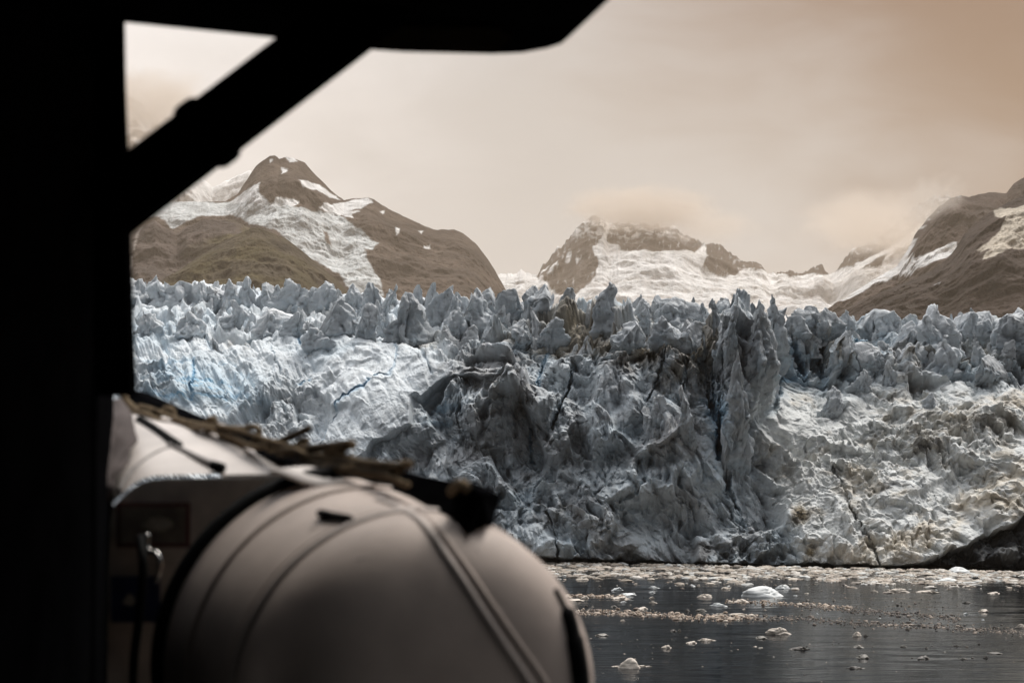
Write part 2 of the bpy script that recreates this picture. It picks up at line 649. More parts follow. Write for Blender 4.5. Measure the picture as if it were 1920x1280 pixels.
# where the ice is smooth slabs (left), broken wall (middle), rubble (right)
left = 1 - sstep(WX + 0.6 * (WY - 740), 720, 860)
left *= 1 - 0.65 * np.exp(-(((WX - 525) / 60) ** 2 + ((WY - 745) / 60) ** 2)) - 0.5 * np.exp(-(((WX - 285) / 50) ** 2 + ((WY - 715) / 45) ** 2))
left = np.clip(left, 0, 1)
rub = sstep(WX - 0.25 * (WY - 800), 1400, 1470) * sstep(WY, 690, 760)
midl = np.clip(1 - left - rub, 0, 1)
top = 1 - sstep(WY, 590, 660)
fl_ = (0.75 * midl + 0.45 * rub)[..., None] * (1 - top[..., None])
N = N * (1 - fl_) + np.array((0.0, -1.0, 0.1)) * fl_
N /= np.linalg.norm(N, axis=-1, keepdims=True)
N = N.astype(F32)

wx = 2.2 * perlin(X / 9, Y / 9, Z / 9, 21)
wz = 2.2 * perlin(X / 9, Y / 9, Z / 9, 22)
XX, ZZ = X + wx, Z + wz
# flutes: blocks stretched upright on the wall, stretched along the flow on the left
f_big = facets(XX / 11 + 0.2 * ZZ / 11, Y / 14, ZZ / 17, 31, 0.95, 44)
f_hug = facets(XX / 24 + 0.25 * ZZ / 24, Y / 30, ZZ / 40, 30, 0.8, 22)
f_med = facets(XX / 4.4 + 0.25 * ZZ / 4.4, Y / 6, ZZ / 6.5, 32, 1.05, 42)
mod = 0.22 + 1.0 * sstep(fbm(XX / 17, Y / 20, ZZ / 22, 3, 47), -0.22, 0.22)       # clean calved walls beside broken ones
vert = -np.clip(fbm((XX + 0.3 * ZZ) / 5, Y / 12, ZZ / 45, 4, 49, 0.55, True), 0, 1) ** 2.5
f_sml = facets((XX + 0.5 * wz) / 1.7 + 0.3 * ZZ / 2.4, Y / 2.4, ZZ / 2.3, 33, 1.05, 34)
rid = fbm((X + 2 * wx) / 7, Y / 9, (Z + 2 * wz) / 8, 6, 41, 0.55, True)
grv = -np.clip(fbm((XX + 0.45 * ZZ) / 6.5, Y / 9, ZZ / 9, 4, 43, 0.55, True), 0, 1) ** 2.2      # sharp clefts between rounded masses
grv2 = -np.clip(fbm((X + wz) / 2.6, Y / 4, (Z + wx) / 3.2, 3, 45, 0.55, True), 0, 1) ** 2.2
fin = fbm(X / 1.3, Y / 1.3, Z / 1.3, 4, 51, 0.6)
# long ridges of the left slope, falling to the right
ua = (WX * 0.57 + WY * 0.82) / 150
ub = (WX * 0.82 - WY * 0.57) / 34
dia = fbm(ua, ub, 0 * ua, 4, 61, 0.5, True)
lump = facets(X / 2.4, Y / 2.8, Z / 2.0, 35, 0.8, 9)

disp = midl * (5.5 * f_hug + 5.8 * f_big + 3.8 * mod * f_med + 1.5 * mod * f_sml + 2.2 * grv + 2.8 * vert + 1.0 * mod * grv2 + 0.30 * mod * fin)
disp += left * (3.6 * f_hug + 1.6 * f_big + 0.4 * f_med + 0.10 * f_sml - 2.2 * np.clip(dia, 0, 1) ** 1.8 + 0.6 * grv + 0.15 * grv2 + 0.08 * fin)
disp += rub * (2.6 * f_hug + 1.9 * f_big + mod * (1.6 * f_med + 1.0 * f_sml + 0.6 * grv2 + 0.5 * fin + 0.6 * lump) + 1.3 * grv)
disp *= 1 - 0.35 * top
disp += top * (2.4 * f_big + 1.5 * mod * f_med + 1.2 * lump + 2.2 * grv)
disp *= sstep(1 - VV, 0.0, 0.03) * 0.7 + 0.3
disp *= 1 - 0.75 * slab * sstep(PX, 560, 660)
disp += slab * sstep(PX, 560, 660) * (0.7 * f_big + 0.35 * f_med + 0.12 * f_sml + 0.09 * fin + 0.35 * rid)
disp += pil * (1.4 * f_med + 0.8 * f_sml)
disp *= 1 + 0.25 * lens
disp *= 1 - 0.6 * notch
VP = B0 + N * disp[..., None].astype(F32)

# colour of the ice itself: clean snow ice, dirty ice, blue ice, silt
nA = fbm(X / 16, Y / 16, Z / 16, 5, 71, 0.6)
nB = fbm(X / 4, Y / 4, Z / 4, 5, 72, 0.6)
nC = fbm(X / 1.1, Y / 1.1, Z / 1.1, 3, 73, 0.6)
C = np.empty(PX.shape + (3,), F32)
C[:] = (0.57, 0.62, 0.655)
C = mixc(C, (0.78, 0.82, 0.85), left * (0.8 + 0.6 * nA))
C = mixc(C, (0.36, 0.365, 0.375), midl * (1 - 0.5 * top) * np.clip(0.65 - 0.3 * sstep(WY, 830, 930) + 2.0 * nA + 0.9 * nB, 0, 1))
C = mixc(C, (0.66, 0.67, 0.66), rub * 0.95)
C = mixc(C, (0.70, 0.58, 0.42), rub * np.clip(1.6 * nA + 0.9 * nB - 0.10 + 0.25 * sstep(WX, 1620, 1850), 0, 0.8))
# grey silt freckles
C = mixc(C, (0.46, 0.57, 0.65), 0.38 * sstep(fbm(X / 22, Y / 26, Z / 14, 4, 75), -0.05, 0.35) * (1 - rub))
C = mixc(C, (0.16, 0.165, 0.16), (0.35 * left + 0.6 * rub + 0.8 * midl + 0.7 * top) * sstep(nB + 0.5 * nC + 0.8 * nA, 0.24, 0.55) * 0.75)
# dirt along the crest of the wall and in some places (photo position, size, strength)
dirt = np.zeros_like(PX)
for (hx, hy, sx, sy, am) in [(1075, 618, 85, 26, 1.0), (1210, 640, 70, 40, 0.9), (1130, 640, 70, 26, 0.9), (1260, 690, 50, 40, 0.6), (1030, 640, 50, 24, 0.9), (1310, 655, 40, 40, 0.9), (960, 625, 40, 18, 0.6), (790, 640, 45, 30, 0.55),
                             (680, 640, 60, 30, 0.25), (445, 640, 40, 35, 0.3), (620, 575, 70, 16, 0.55), (470, 570, 120, 18, 0.35), (1570, 660, 70, 26, 0.9), (1760, 680, 130, 26, 0.65),
                             (1870, 640, 60, 40, 0.8), (1740, 820, 90, 50, 0.75), (1880, 820, 50, 60, 0.6), (1500, 965, 22, 16, 1.5), (1522, 1035, 16, 16, 1.3), (1600, 960, 30, 14, 0.6),
                             (1500, 870, 50, 30, 0.4), (1870, 900, 50, 40, 0.55), (1660, 820, 40, 20, 0.7), (920, 735, 30, 25, 0.5), (720, 790, 20, 20, 0.15)]:
    dirt = np.maximum(dirt, am * np.exp(-(((WX - hx) / sx) ** 2 + ((WY - hy) / sy) ** 2)))
dm = dirt * sstep(0.9 * nB + 0.6 * nC + 0.6 * nA + 0.5 * dirt, -0.08, 0.4)
C = mixc(C, (0.33, 0.27, 0.18), 0.75 * dm)
C = mixc(C, (0.055, 0.05, 0.042), 0.9 * dm * sstep(nB - 0.6 * nC, 0.02, 0.25))
for (hx, hy, sx, sy, am) in [(1740, 830, 85, 34, 0.9), (1590, 752, 40, 30, 0.6), (1860, 790, 60, 36, 0.7), (1570, 900, 40, 34, 0.5), (1700, 740, 60, 20, 0.4), (1440, 900, 30, 60, 0.4), (1350, 1030, 60, 30, 0.8)]:
    g = am * np.exp(-(((WX - hx) / sx) ** 2 + ((WY - hy) / sy) ** 2))
    C = mixc(C, (0.15, 0.15, 0.15), 0.8 * g * sstep(nB + 0.6 * nC + 0.5 * nA, -0.15, 0.3))
# blue ice laid bare
blue_soft = np.zeros_like(PX)
for (hx, hy, sx, sy, am) in [(392, 722, 80, 38, 1.0), (345, 752, 60, 18, 0.9), (440, 708, 45, 12, 0.8), (300, 690, 60, 8, 0.6), (1600, 640, 30, 14, 0.7), (1470, 690, 45, 40, 0.6),
                             (1350, 800, 20, 60, 0.8), (830, 770, 40, 40, 0.35), (1590, 700, 25, 14, 0.5), (1640, 655, 18, 18, 0.6), (280, 620, 60, 25, 0.25)]:
    g = am * np.exp(-(((WX - hx) / sx) ** 2 + ((WY - hy) / sy) ** 2))
    blue_soft = np.maximum(blue_soft, g)
    blue = np.maximum(blue, g * sstep(1.2 * fbm(X / 11, Y / 14, Z / 1.8, 4, 81) + 0.4 * nC, -0.02, 0.22))
C = mixc(C, (0.45, 0.61, 0.72), 0.55 * np.clip(blue_soft, 0, 1))
C = mixc(C, (0.14, 0.38, 0.58), 0.75 * blue)
C = mixc(C, (0.20, 0.215, 0.235), 0.75 * pil * sstep(nB + nA, -0.35, 0.2))
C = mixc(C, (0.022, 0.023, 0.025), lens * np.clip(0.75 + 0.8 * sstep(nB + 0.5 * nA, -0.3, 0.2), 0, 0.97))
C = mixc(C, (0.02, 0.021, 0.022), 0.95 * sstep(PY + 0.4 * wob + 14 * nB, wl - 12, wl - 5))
C = np.clip(C * (1 + 0.22 * nC[..., None]), 0.008, 0.86)
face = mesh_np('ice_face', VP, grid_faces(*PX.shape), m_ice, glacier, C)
DEP_F = VP[..., 1] * CA + (VP[..., 2] - CAM_H) * SA          # depth of the finished face


def face_depth(px, py):
    j = int(np.clip(round((px - pxs[0]) / STEP), 0, len(pxs) - 1))
    i = int(np.argmin(np.abs(PY[:, j] - py)))
    return float(np.median(DEP_F[max(0, i - 4):i + 5, max(0, j - 6):j + 7]))



# ------------------------------------------------------------------ seracs: the towers along the crest
m_serac = mat('serac_ice', rough=0.62, attr='tint', var=0.13, vscale=0.5, spec=0.3,
              bump=[(1.3, 0.5, 0.55), (3.6, 0.2, 0.55)])


def tower(w, h, dpt, kind, seed, nt=54, na=72, rough=1.0, lean=0.0):
    """a broken ice tower: every side is a plane that leans in at its own rate"""
    rg = np.random.default_rng(seed)
    tt = np.linspace(0, 1, nt) ** 0.85
    th = np.linspace(0, 2 * math.pi, na, endpoint=False)
    T, A = np.meshgrid(tt, th, indexing='ij')
    k = rg.integers(5, 8)
    ang = np.sort(rg.uniform(0, 2 * math.pi, k) * 0.4 + np.linspace(0, 2 * math.pi, k, endpoint=False))
    rad = np.full(T.shape, 9.0)
    for a in ang:
        b0 = rg.uniform(0.82, 1.08)
        if kind == 'spike':
            pr = b0 * (1 - T) ** rg.uniform(0.7, 1.05) + 0.02
        elif kind == 'fang':
            pr = b0 * (0.5 * (1 - T) ** 0.8 + 0.5 * (1 - T) ** rg.uniform(1.6, 2.4)) + 0.02
        elif kind == 'dome':
            pr = b0 * (0.5 * np.sqrt(np.clip(1 - T ** rg.uniform(1.5, 2.4), 0, 1)) + 0.5 * (1 - T) ** rg.uniform(0.6, 1.0)) + 0.01
        else:
            tp = rg.uniform(0.25, 0.65)
            pr = b0 * lerp(1, tp, T) * np.clip((1.015 - T) / rg.uniform(0.06, 0.26), 0, 1) ** 0.6 + 0.01
        rad = np.minimum(rad, pr / np.maximum(np.cos(A - a), 0.12))
    rad = np.minimum(rad, 1.25)
    o = rg.uniform(-500, 500)
    if rough > 0.5:
        rad = rad * (1 + 0.22 * perlin(T * 5 + o, A * 0 + 3, A * 0, seed) + 0.18 * perlin(T * 7 + o, np.cos(A) * 1.5, np.sin(A) * 1.5, seed + 8))
    x = rad * np.cos(A) * w
    y = rad * np.sin(A) * dpt
    z = T * h
    if rough > 0.5:
        x = x + 0.45 * w * perlin(T * 2.6 + o, 0 * T, 0 * T + 7, seed + 5) * sstep(T, 0.0, 0.4)
        z = z * (1 + 0.10 * perlin(np.cos(A) * 1.7 + o, np.sin(A) * 1.7, 0 * T, seed + 6) * T)
    if rough > 0.5:
        for _ in range(3):                           # flat fracture faces
            a = rg.uniform(0, 6.28)
            sl = rg.uniform(0.5, 2.2) * h / max(w, 0.1) * 0.35
            z0 = h * rg.uniform(0.86, 1.02) if kind in ('spike', 'fang') else h * rg.uniform(0.80, 1.0)
            z = np.minimum(z, z0 + (x * math.cos(a) + y * math.sin(a)) * sl)
        z = np.maximum(z, 0)
        z = z * (h / z.max())
    x = x + lean * h * T ** 1.4
    s = max(w, 1.0)
    nx = 0.24 * s * facets(x / (0.75 * s) + o, y / (0.75 * s), z / (1.2 * s), seed, 0.95, 26)
    n2 = 0.15 * s * facets(x / (0.30 * s) + o, y / (0.30 * s), z / (0.55 * s), seed + 1, 0.95, 24)
    n3 = -0.30 * s * np.clip(fbm(x / (0.45 * s) + o, y / (0.45 * s), z / (0.9 * s), 4, seed + 2, 0.55, True), 0, 1) ** 2 + 0.05 * s * fbm(x / (0.2 * s) + o, y / (0.2 * s), z / (0.2 * s), 3, seed + 4, 0.6)
    d = rough * (nx + 1.25 * n2 + 1.3 * n3) * (0.22 + 0.78 * np.clip(1 - T, 0, 1) ** 0.7)
    x = x + d * np.cos(A)
    y = y + d * np.sin(A)
    z = z + 0.5 * d * T
    return np.stack([x, y, z], -1), T, A


def tower_mesh(name, V, m, parent, col):
    n, k = V.shape[:2]
    apex = V[-1].mean(0)[None]
    vv = np.concatenate([V.reshape(-1, 3), np.repeat(apex, k, 0)])   # the closing ring sits on the apex
    f = grid_faces(n + 1, k, True)
    cc = np.concatenate([col.reshape(-1, 3), col[-1]])
    return mesh_np(name, vv, f, m, parent, cc)


# photo x, top y, half width px, foot y, kind, tone (0 clean .. 1 dark), further back m
SER = [
    (262, 522, 40, 575, 'dome', .15, 10), (290, 513, 36, 575, 'spike', .1, 0), (335, 523, 34, 575, 'dome', .2, 4), (372, 528, 34, 578, 'spike', .25, 0),
    (430, 522, 26, 575, 'spike', .15, 4), (405, 535, 26, 575, 'dome', .3, 0), (468, 517, 24, 575, 'spike', .15, 2), (500, 528, 26, 575, 'dome', .3, 5),
    (548, 522, 34, 580, 'dome', .25, 0), (520, 532, 22, 580, 'spike', .3, 6), (585, 536, 28, 580, 'block', .5, 4), (612, 526, 30, 580, 'spike', .3, 0),
    (660, 529, 26, 585, 'spike', .55, 5), (695, 528, 30, 590, 'spike', .5, 0), (725, 540, 20, 590, 'dome', .5, 0),
    (744, 531, 22, 600, 'fang', .6, -10), (760, 546, 46, 640, 'spike', .72, -30), (786, 532, 22, 590, 'spike', .5, 4), (806, 528, 20, 590, 'spike', .45, 8),
    (835, 533, 26, 600, 'block', .45, 2), (860, 545, 20, 600, 'spike', .5, 0), (893, 538, 24, 612, 'spike', .2, -14), (922, 537, 34, 600, 'block', .75, 4),
    (946, 570, 14, 606, 'spike', .55, -16), (968, 540, 20, 600, 'block', .6, 4), (1000, 534, 18, 598, 'block', .6, 6), (1022, 530, 28, 606, 'block', .68, -4),
    (1072, 536, 24, 606, 'fang', .65, -4), (1104, 565, 14, 606, 'block', .55, 4), (1147, 527, 52, 622, 'fang', .72, -14), (1128, 580, 24, 615, 'dome', .5, -10),
    (1197, 558, 26, 604, 'dome', .55, 6), (1228, 552, 20, 604, 'block', .6, 4), (1212, 570, 22, 618, 'fang', .55, -16), (1270, 554, 36, 612, 'block', .5, 0), (1300, 555, 18, 610, 'block', .6, -2),
    (1334, 558, 16, 622, 'fang', .65, -8), (1320, 566, 16, 612, 'spike', .55, 2), (1358, 556, 26, 612, 'dome', .55, 4), (1392, 560, 22, 612, 'spike', .55, 2),
    (1424, 558, 40, 680, 'spike', .75, -26), (1448, 549, 30, 640, 'fang', .65, -8), (1380, 570, 18, 640, 'spike', .6, -22),
    (1508, 571, 26, 625, 'block', .65, 6), (1542, 574, 24, 625, 'block', .75, 4), (1486, 590, 26, 625, 'dome', .5, 2), (1590, 580, 26, 625, 'spike', .4, 8), (1625, 578, 32, 625, 'block', .45, 4),
    (1668, 582, 40, 625, 'block', .3, 6), (1700, 588, 26, 625, 'block', .35, 6), (1765, 566, 54, 668, 'block', .3, -14), (1738, 590, 28, 650, 'spike', .3, -18), (1720, 600, 22, 640, 'dome', .3, -10),
    (1810, 584, 30, 630, 'block', .35, 6), (1850, 582, 34, 630, 'block', .6, 2), (1890, 586, 36, 660, 'dome', .8, -8), (1922, 574, 34, 640, 'block', .4, 0),
    # the second rank, in front of the skyline
    (626, 558, 38, 625, 'dome', .6, -12), (690, 566, 26, 640, 'dome', .3, -4), (702, 560, 14, 622, 'block', .35, 0), (318, 572, 12, 610, 'spike', .15, -2), (350, 580, 44, 625, 'spike', .1, 0),
    (440, 560, 50, 610, 'fang', .15, -2), (500, 575, 46, 625, 'dome', .12, -4), (560, 582, 30, 625, 'spike', .3, -2), (400, 632, 22, 668, 'fang', .4, -4), (268, 585, 36, 625, 'dome', .12, -6),
    (580, 600, 30, 650, 'dome', .2, -8), (860, 580, 20, 625, 'dome', .2, -8), (985, 596, 24, 640, 'block', .6, -10), (1040, 592, 34, 640, 'spike', .75, -10),
    (1250, 590, 30, 645, 'dome', .5, -12), (1300, 598, 30, 650, 'block', .5, -12), (1350, 600, 26, 660, 'spike', .5, -16), (1190, 600, 36, 650, 'dome', .5, -10),
    (1385, 655, 18, 770, 'spike', .5, -26), (1372, 720, 22, 850, 'block', .5, -22), (1458, 700, 12, 745, 'spike', .3, -14),
    (1592, 618, 30, 665, 'dome', .35, -8), (1540, 622, 30, 660, 'dome', .25, -4), (1640, 640, 22, 675, 'dome', .45, -12), (1776, 625, 46, 700, 'spike', .35, -16), (1700, 640, 26, 670, 'dome', .25, -6),
    (1835, 640, 22, 680, 'spike', .45, -8), (1625, 690, 24, 730, 'spike', .45, -10), (1664, 674, 16, 720, 'block', .5, -10), (1570, 722, 28, 770, 'block', .5, -10), (1752, 734, 22, 762, 'block', .3, -8),
    (1850, 664, 34, 700, 'block', .7, -10), (1230, 740, 20, 800, 'spike', .4, -6), (1275, 722, 18, 800, 'spike', .45, -8), (1210, 760, 22, 820, 'dome', .4, -6),
]
for i, (sx, sy, hw, fy, kind, tone, back) in enumerate(SER):
    d = face_depth(sx, fy) + 0.12 * back
    sc_ = d / FPX
    foot = P(sx, fy, d)
    h = (fy - sy) * sc_
    sink = 5.0 + 0.3 * h
    rg = random.Random(i)
    lean = rg.uniform(-0.26, 0.26)
    V, T, A = tower(hw * sc_ * 1.15 * (rg.uniform(0.85, 1.5) if hw < 40 else 1.0), h + sink, hw * sc_ * rg.uniform(0.8, 1.1), kind, 300 + i * 3, lean=lean)
    under = np.clip((sink - V[..., 2]) / sink, 0, 1)       # the root runs back into the glacier
    V[..., 0] *= 1 - 0.55 * under
    V[..., 1] = V[..., 1] * (1 - 0.55 * under) + 2.6 * hw * sc_ * under ** 1.3 + 0.30 * hw * sc_
    # after the lean the tip must still stand where it stands
    V[..., 0] += foot[0] - lean * (h + sink)
    V[..., 1] += foot[1]
    V[..., 2] += foot[2] - sink
    x, y, z = V[..., 0], V[..., 1], V[..., 2]
    a = fbm(x / 5, y / 5, z / 3, 4, 401)
    bb = fbm(x / 1.6, y / 1.6, z / 0.9, 4, 402)
    c = np.empty(V.shape, F32)
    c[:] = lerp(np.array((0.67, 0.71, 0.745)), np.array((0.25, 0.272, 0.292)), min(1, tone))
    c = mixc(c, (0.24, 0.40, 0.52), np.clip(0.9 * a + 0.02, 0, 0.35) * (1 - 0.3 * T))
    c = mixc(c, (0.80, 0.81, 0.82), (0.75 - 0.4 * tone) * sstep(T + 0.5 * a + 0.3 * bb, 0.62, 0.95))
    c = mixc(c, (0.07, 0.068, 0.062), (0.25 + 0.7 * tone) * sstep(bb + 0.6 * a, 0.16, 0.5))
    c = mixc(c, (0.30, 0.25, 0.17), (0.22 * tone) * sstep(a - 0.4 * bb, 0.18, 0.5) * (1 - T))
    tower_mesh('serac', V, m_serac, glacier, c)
rg = random.Random(99)
parts_v, parts_f, parts_c, off = [], [], [], 0
for i in range(230):                                 # the small broken ice between the towers
    x = rg.uniform(235, 1960)
    cy = float(np.interp(x, pxs, crest))
    u = rg.random()
    fy = cy + 4 + 72 * u ** 1.3
    hw = rg.uniform(4, 9) * (1 + 1.6 * rg.random() ** 3)
    h_px = hw * rg.uniform(0.8, 2.4)
    d = face_depth(x, fy) + 0.3
    sc_ = d / FPX
    h = h_px * sc_
    sink = 2 + 0.4 * h
    V, T, A = tower(hw * sc_, h + sink, hw * sc_ * rg.uniform(0.5, 1.1), rg.choice(['spike', 'block', 'block', 'dome', 'fang']), 2000 + i * 7, 22, 30, lean=rg.uniform(-0.35, 0.35))
    foot = P(x, fy, d)
    V = V + foot - np.array((0, 0, sink))
    tone = rg.uniform(0.1, 0.75) * (0.5 + 0.5 * sstep(x, 500, 900))
    b_ = fbm(V[..., 0] / 1.4, V[..., 1] / 1.4, V[..., 2], 4, 402)
    c = np.empty(V.shape, F32)
    c[:] = lerp(np.array((0.74, 0.76, 0.78)), np.array((0.26, 0.275, 0.29)), tone)
    c = mixc(c, (0.09, 0.085, 0.075), (0.3 + 0.5 * tone) * sstep(b_, 0.1, 0.4))
    n_, k_ = V.shape[:2]
    parts_v.append(np.concatenate([V.reshape(-1, 3), np.repeat(V[-1].mean(0)[None], k_, 0)]))
    parts_c.append(np.concatenate([c.reshape(-1, 3), c[-1]]))
    parts_f.append(grid_faces(n_ + 1, k_, True) + off)
    off += (n_ + 1) * k_
tag(mesh_np('broken_ice', np.concatenate(parts_v), np.concatenate(parts_f), m_serac, glacier, np.concatenate(parts_c)), kind='stuff')
adopt(glacier)

# ------------------------------------------------------------------ mountains
m_mtn = mat('mountain_rock', rough=0.85, attr='tint', var=0.25, vscale=0.006, spec=0.1,
            bump=[(0.008, 60, 0.8), (0.035, 18, 0.7)])


MS = 2.5                          # the ranges stand this much further out than their nominal depth


def mountain(name, sky_pts, base_py, d0, d1, colour, x0, x1, step=1.5, amp=60, jag=2.0, rows=150, nscale=420, seed=1, power=1.0):
    px = np.arange(x0, x1, step)
    sk = np.interp(px, [p[0] for p in sky_pts], [p[1] for p in sky_pts])
    z0 = 0 * px
    sk = sk + jag * (fbm(px / 22, z0 + seed, z0, 4, seed, 0.6) * 2.0)
    teeth = 0 * px
    if seed == 23:                                   # teeth of the middle ridge
        teeth = -9 * np.abs(fbm(px / 17, z0 + 2, z0, 4, 61, 0.6)) * 2.4 + 4
    t = np.linspace(0, 1, rows)
    PXm, Tm = np.meshgrid(px, t)
    PYm = base_py + (sk[None] - base_py) * Tm + teeth[None] * sstep(Tm, 0.82, 1.0)
    dep = d0 + (d1 - d0) * Tm ** power
    B = P(PXm, PYm, dep * MS)
    x, y, z = B[..., 0] / MS, B[..., 1] / MS, B[..., 2] / MS
    fade = np.clip((1 - Tm) * 6, 0, 1)
    n = fbm(x / nscale, y / nscale, z / (nscale * 0.8), 7, seed + 10, 0.52, True)
    f = facets(x / (nscale * 0.5), y / (nscale * 0.5), z / (nscale * 0.7), seed + 20, 0.9, 12)
    n2 = fbm(x / (nscale * 0.22), y / (nscale * 0.22), z / (nscale * 0.5), 5, seed + 12, 0.55, True)
    disp = MS * amp * (1.3 * n + 0.9 * f + (0.45 if seed != 23 else 0.1) * n2) * (0.15 + 0.85 * fade)
    dv = np.array((0.0, -0.85, 0.0))
    V = B + disp[..., None] * dv + np.stack([0 * disp, 0 * disp, 0.35 * disp * fade], -1)
    pxj = PXm + 5 * fbm(PXm / 14, PYm / 14, 0 * PXm, 4, seed + 30, 0.6)
    pyj = PYm + 5 * fbm(PXm / 14, PYm / 14, 0 * PXm + 9, 4, seed + 31, 0.6)
    C = colour(pxj, pyj, x, y, z, n)
    # the far side falls away again
    back = []
    cb = []
    for k in range(1, 8):
        bk = V[-1].copy()
        bk[:, 1] += 90 * MS * k
        bk[:, 2] = bk[:, 2] * (1 - k / 7.0) - 5 * k
        back.append(bk)
        cb.append(C[-1])
    V = np.concatenate([V, np.array(back)])
    C = np.concatenate([C, np.array(cb, F32)])
    o = mesh_np(name, V, grid_faces(V.shape[0], V.shape[1]), m_mtn, None, np.clip(C, 0.01, 0.85))
    tag(o, kind='structure')
    return o


ROCK = (0.066, 0.047, 0.036)
SNOW = (0.80, 0.79, 0.78)


def snow_polys(C, px, py, polys, soft=2.0, col=SNOW):
    for q in polys:
        C = mixc(C, col, sstep(poly_sd(px, py, q), -soft, soft))
    return C


def rockbase(x, y, z, n, a=ROCK, b=(0.115, 0.085, 0.066)):
    C = np.empty(x.shape + (3,), F32)
    C[:] = a
    m = fbm(x / 160, y / 160, z / 60, 5, 91)
    m2 = fbm(x / 40, y / 40, z / 110, 4, 93, 0.6)
    C = mixc(C, b, np.clip(0.35 + 1.6 * m + 1.0 * m2, 0, 1))
    return C * (1 - 0.35 * sstep(m2 - 0.5 * m, 0.05, 0.35))[..., None]


# left peak with its icefall
sky_L = [(150, 430), (240, 402), (275, 398), (290, 390), (303, 382), (345, 378), (425, 378), (447, 362), (455, 348), (466, 333), (480, 311), (494, 300), (506, 293), (516, 292),
         (524, 298), (536, 294), (552, 297), (572, 305), (588, 324), (604, 340), (622, 358), (645, 376), (660, 373), (690, 371), (702, 374), (716, 384), (736, 396), (762, 408),
         (790, 421), (812, 430), (835, 431), (852, 430), (868, 437), (890, 455), (908, 476), (926, 503), (944, 535), (960, 565), (1000, 640)]
ICE_TONGUE = [(270, 410), (286, 392), (303, 381), (345, 376), (428, 381), (482, 390), (540, 392), (592, 400), (636, 412), (662, 436), (692, 452), (710, 466), (700, 478), (684, 474), (692, 500), (712, 528), (722, 560),
              (660, 560), (640, 530), (560, 480), (520, 440), (470, 430), (440, 412), (405, 411), (380, 412), (350, 424), (327, 438), (312, 420), (292, 408)]


def col_L(px, py, x, y, z, n):
    C = rockbase(x, y, z, n)
    sn = [[(425, 384), (452, 366), (470, 356), (490, 350), (487, 372), (505, 386), (520, 392), (480, 394)],
          [(505, 392), (522, 380), (545, 378), (562, 380), (552, 392), (530, 396)],
          [(562, 346), (578, 342), (600, 348), (622, 364), (640, 376), (618, 374), (596, 362), (570, 362)],
          [(528, 316), (540, 318), (538, 328), (530, 332)], [(534, 295), (550, 296), (558, 303), (545, 305)], [(505, 298), (512, 298), (508, 306)],
          [(600, 398), (640, 384), (660, 376), (690, 371), (700, 380), (680, 392), (650, 402), (676, 398), (660, 410), (630, 412)],
          [(742, 438), (752, 437), (750, 450), (744, 452)], [(796, 466), (808, 463), (806, 470), (796, 471)], [(784, 434), (794, 434), (790, 440)], [(712, 396), (720, 396), (716, 402)],
          [(645, 412), (660, 408), (664, 418), (650, 420)]]
    C = snow_polys(C, px, py, sn, 1.6)
    ice = sstep(poly_sd(px, py, ICE_TONGUE), -2, 2.5)
    st = fbm(px / 6, py / 13, 0 * px, 4, 95, 0.6)
    C = mixc(C, (0.58, 0.60, 0.60), ice)
    C = mixc(C, (0.26, 0.28, 0.28), ice * sstep(st, 0.10, 0.5) * 0.45)
    C = mixc(C, SNOW, ice * sstep(-st, 0.08, 0.4) * 0.7)
    C = mixc(C, (0.14, 0.11, 0.09), sstep(poly_sd(px, py, [(608, 446), (616, 448), (624, 472), (614, 468)]), -2, 2))
    return C


mountain('mountain', sky_L, 640, 5000, 6000, col_L, 150, 1000, 1.2, amp=38, jag=1.6, rows=230, nscale=420, seed=3)


def col_brown(px, py, x, y, z, n):
    C = rockbase(x, y, z, n, (0.075, 0.058, 0.05), (0.13, 0.10, 0.085))
    C = mixc(C, (0.095, 0.078, 0.03), 0.8 * sstep(fbm(x / 120, y / 120, z / 60, 4, 97) + (px - 380) / 300, 0.0, 0.5))
    gul = seg_dist(px, py, [(268, 420), (256, 450), (246, 490), (240, 520)])
    return mixc(C, (0.34, 0.30, 0.27), 0.8 * np.exp(-(gul / 2.4) ** 2))


mountain('mountain', [(120, 470), (220, 452), (262, 428), (290, 414), (330, 438), (352, 424), (382, 413), (410, 412), (440, 413), (468, 428), (500, 470), (560, 560), (600, 640)],
         640, 3700, 4200, col_brown, 120, 600, 1.3, amp=34, jag=1.6, rows=130, nscale=300, seed=8)


def col_green(px, py, x, y, z, n):
    C = rockbase(x, y, z, n, (0.072, 0.056, 0.036), (0.105, 0.082, 0.05))
    m = fbm(x / 90, y / 90, z / 50, 5, 99)
    return mixc(C, (0.070, 0.055, 0.020), np.clip(0.4 + 2.0 * m, 0, 0.8))


mountain('mountain', [(120, 600), (260, 560), (330, 510), (400, 465), (440, 442), (474, 427), (486, 428), (510, 436), (536, 447), (566, 470), (600, 498), (634, 527), (654, 548), (700, 600), (730, 640)],
         640, 3000, 3400, col_green, 120, 730, 1.3, amp=26, jag=1.2, rows=130, nscale=260, seed=14)

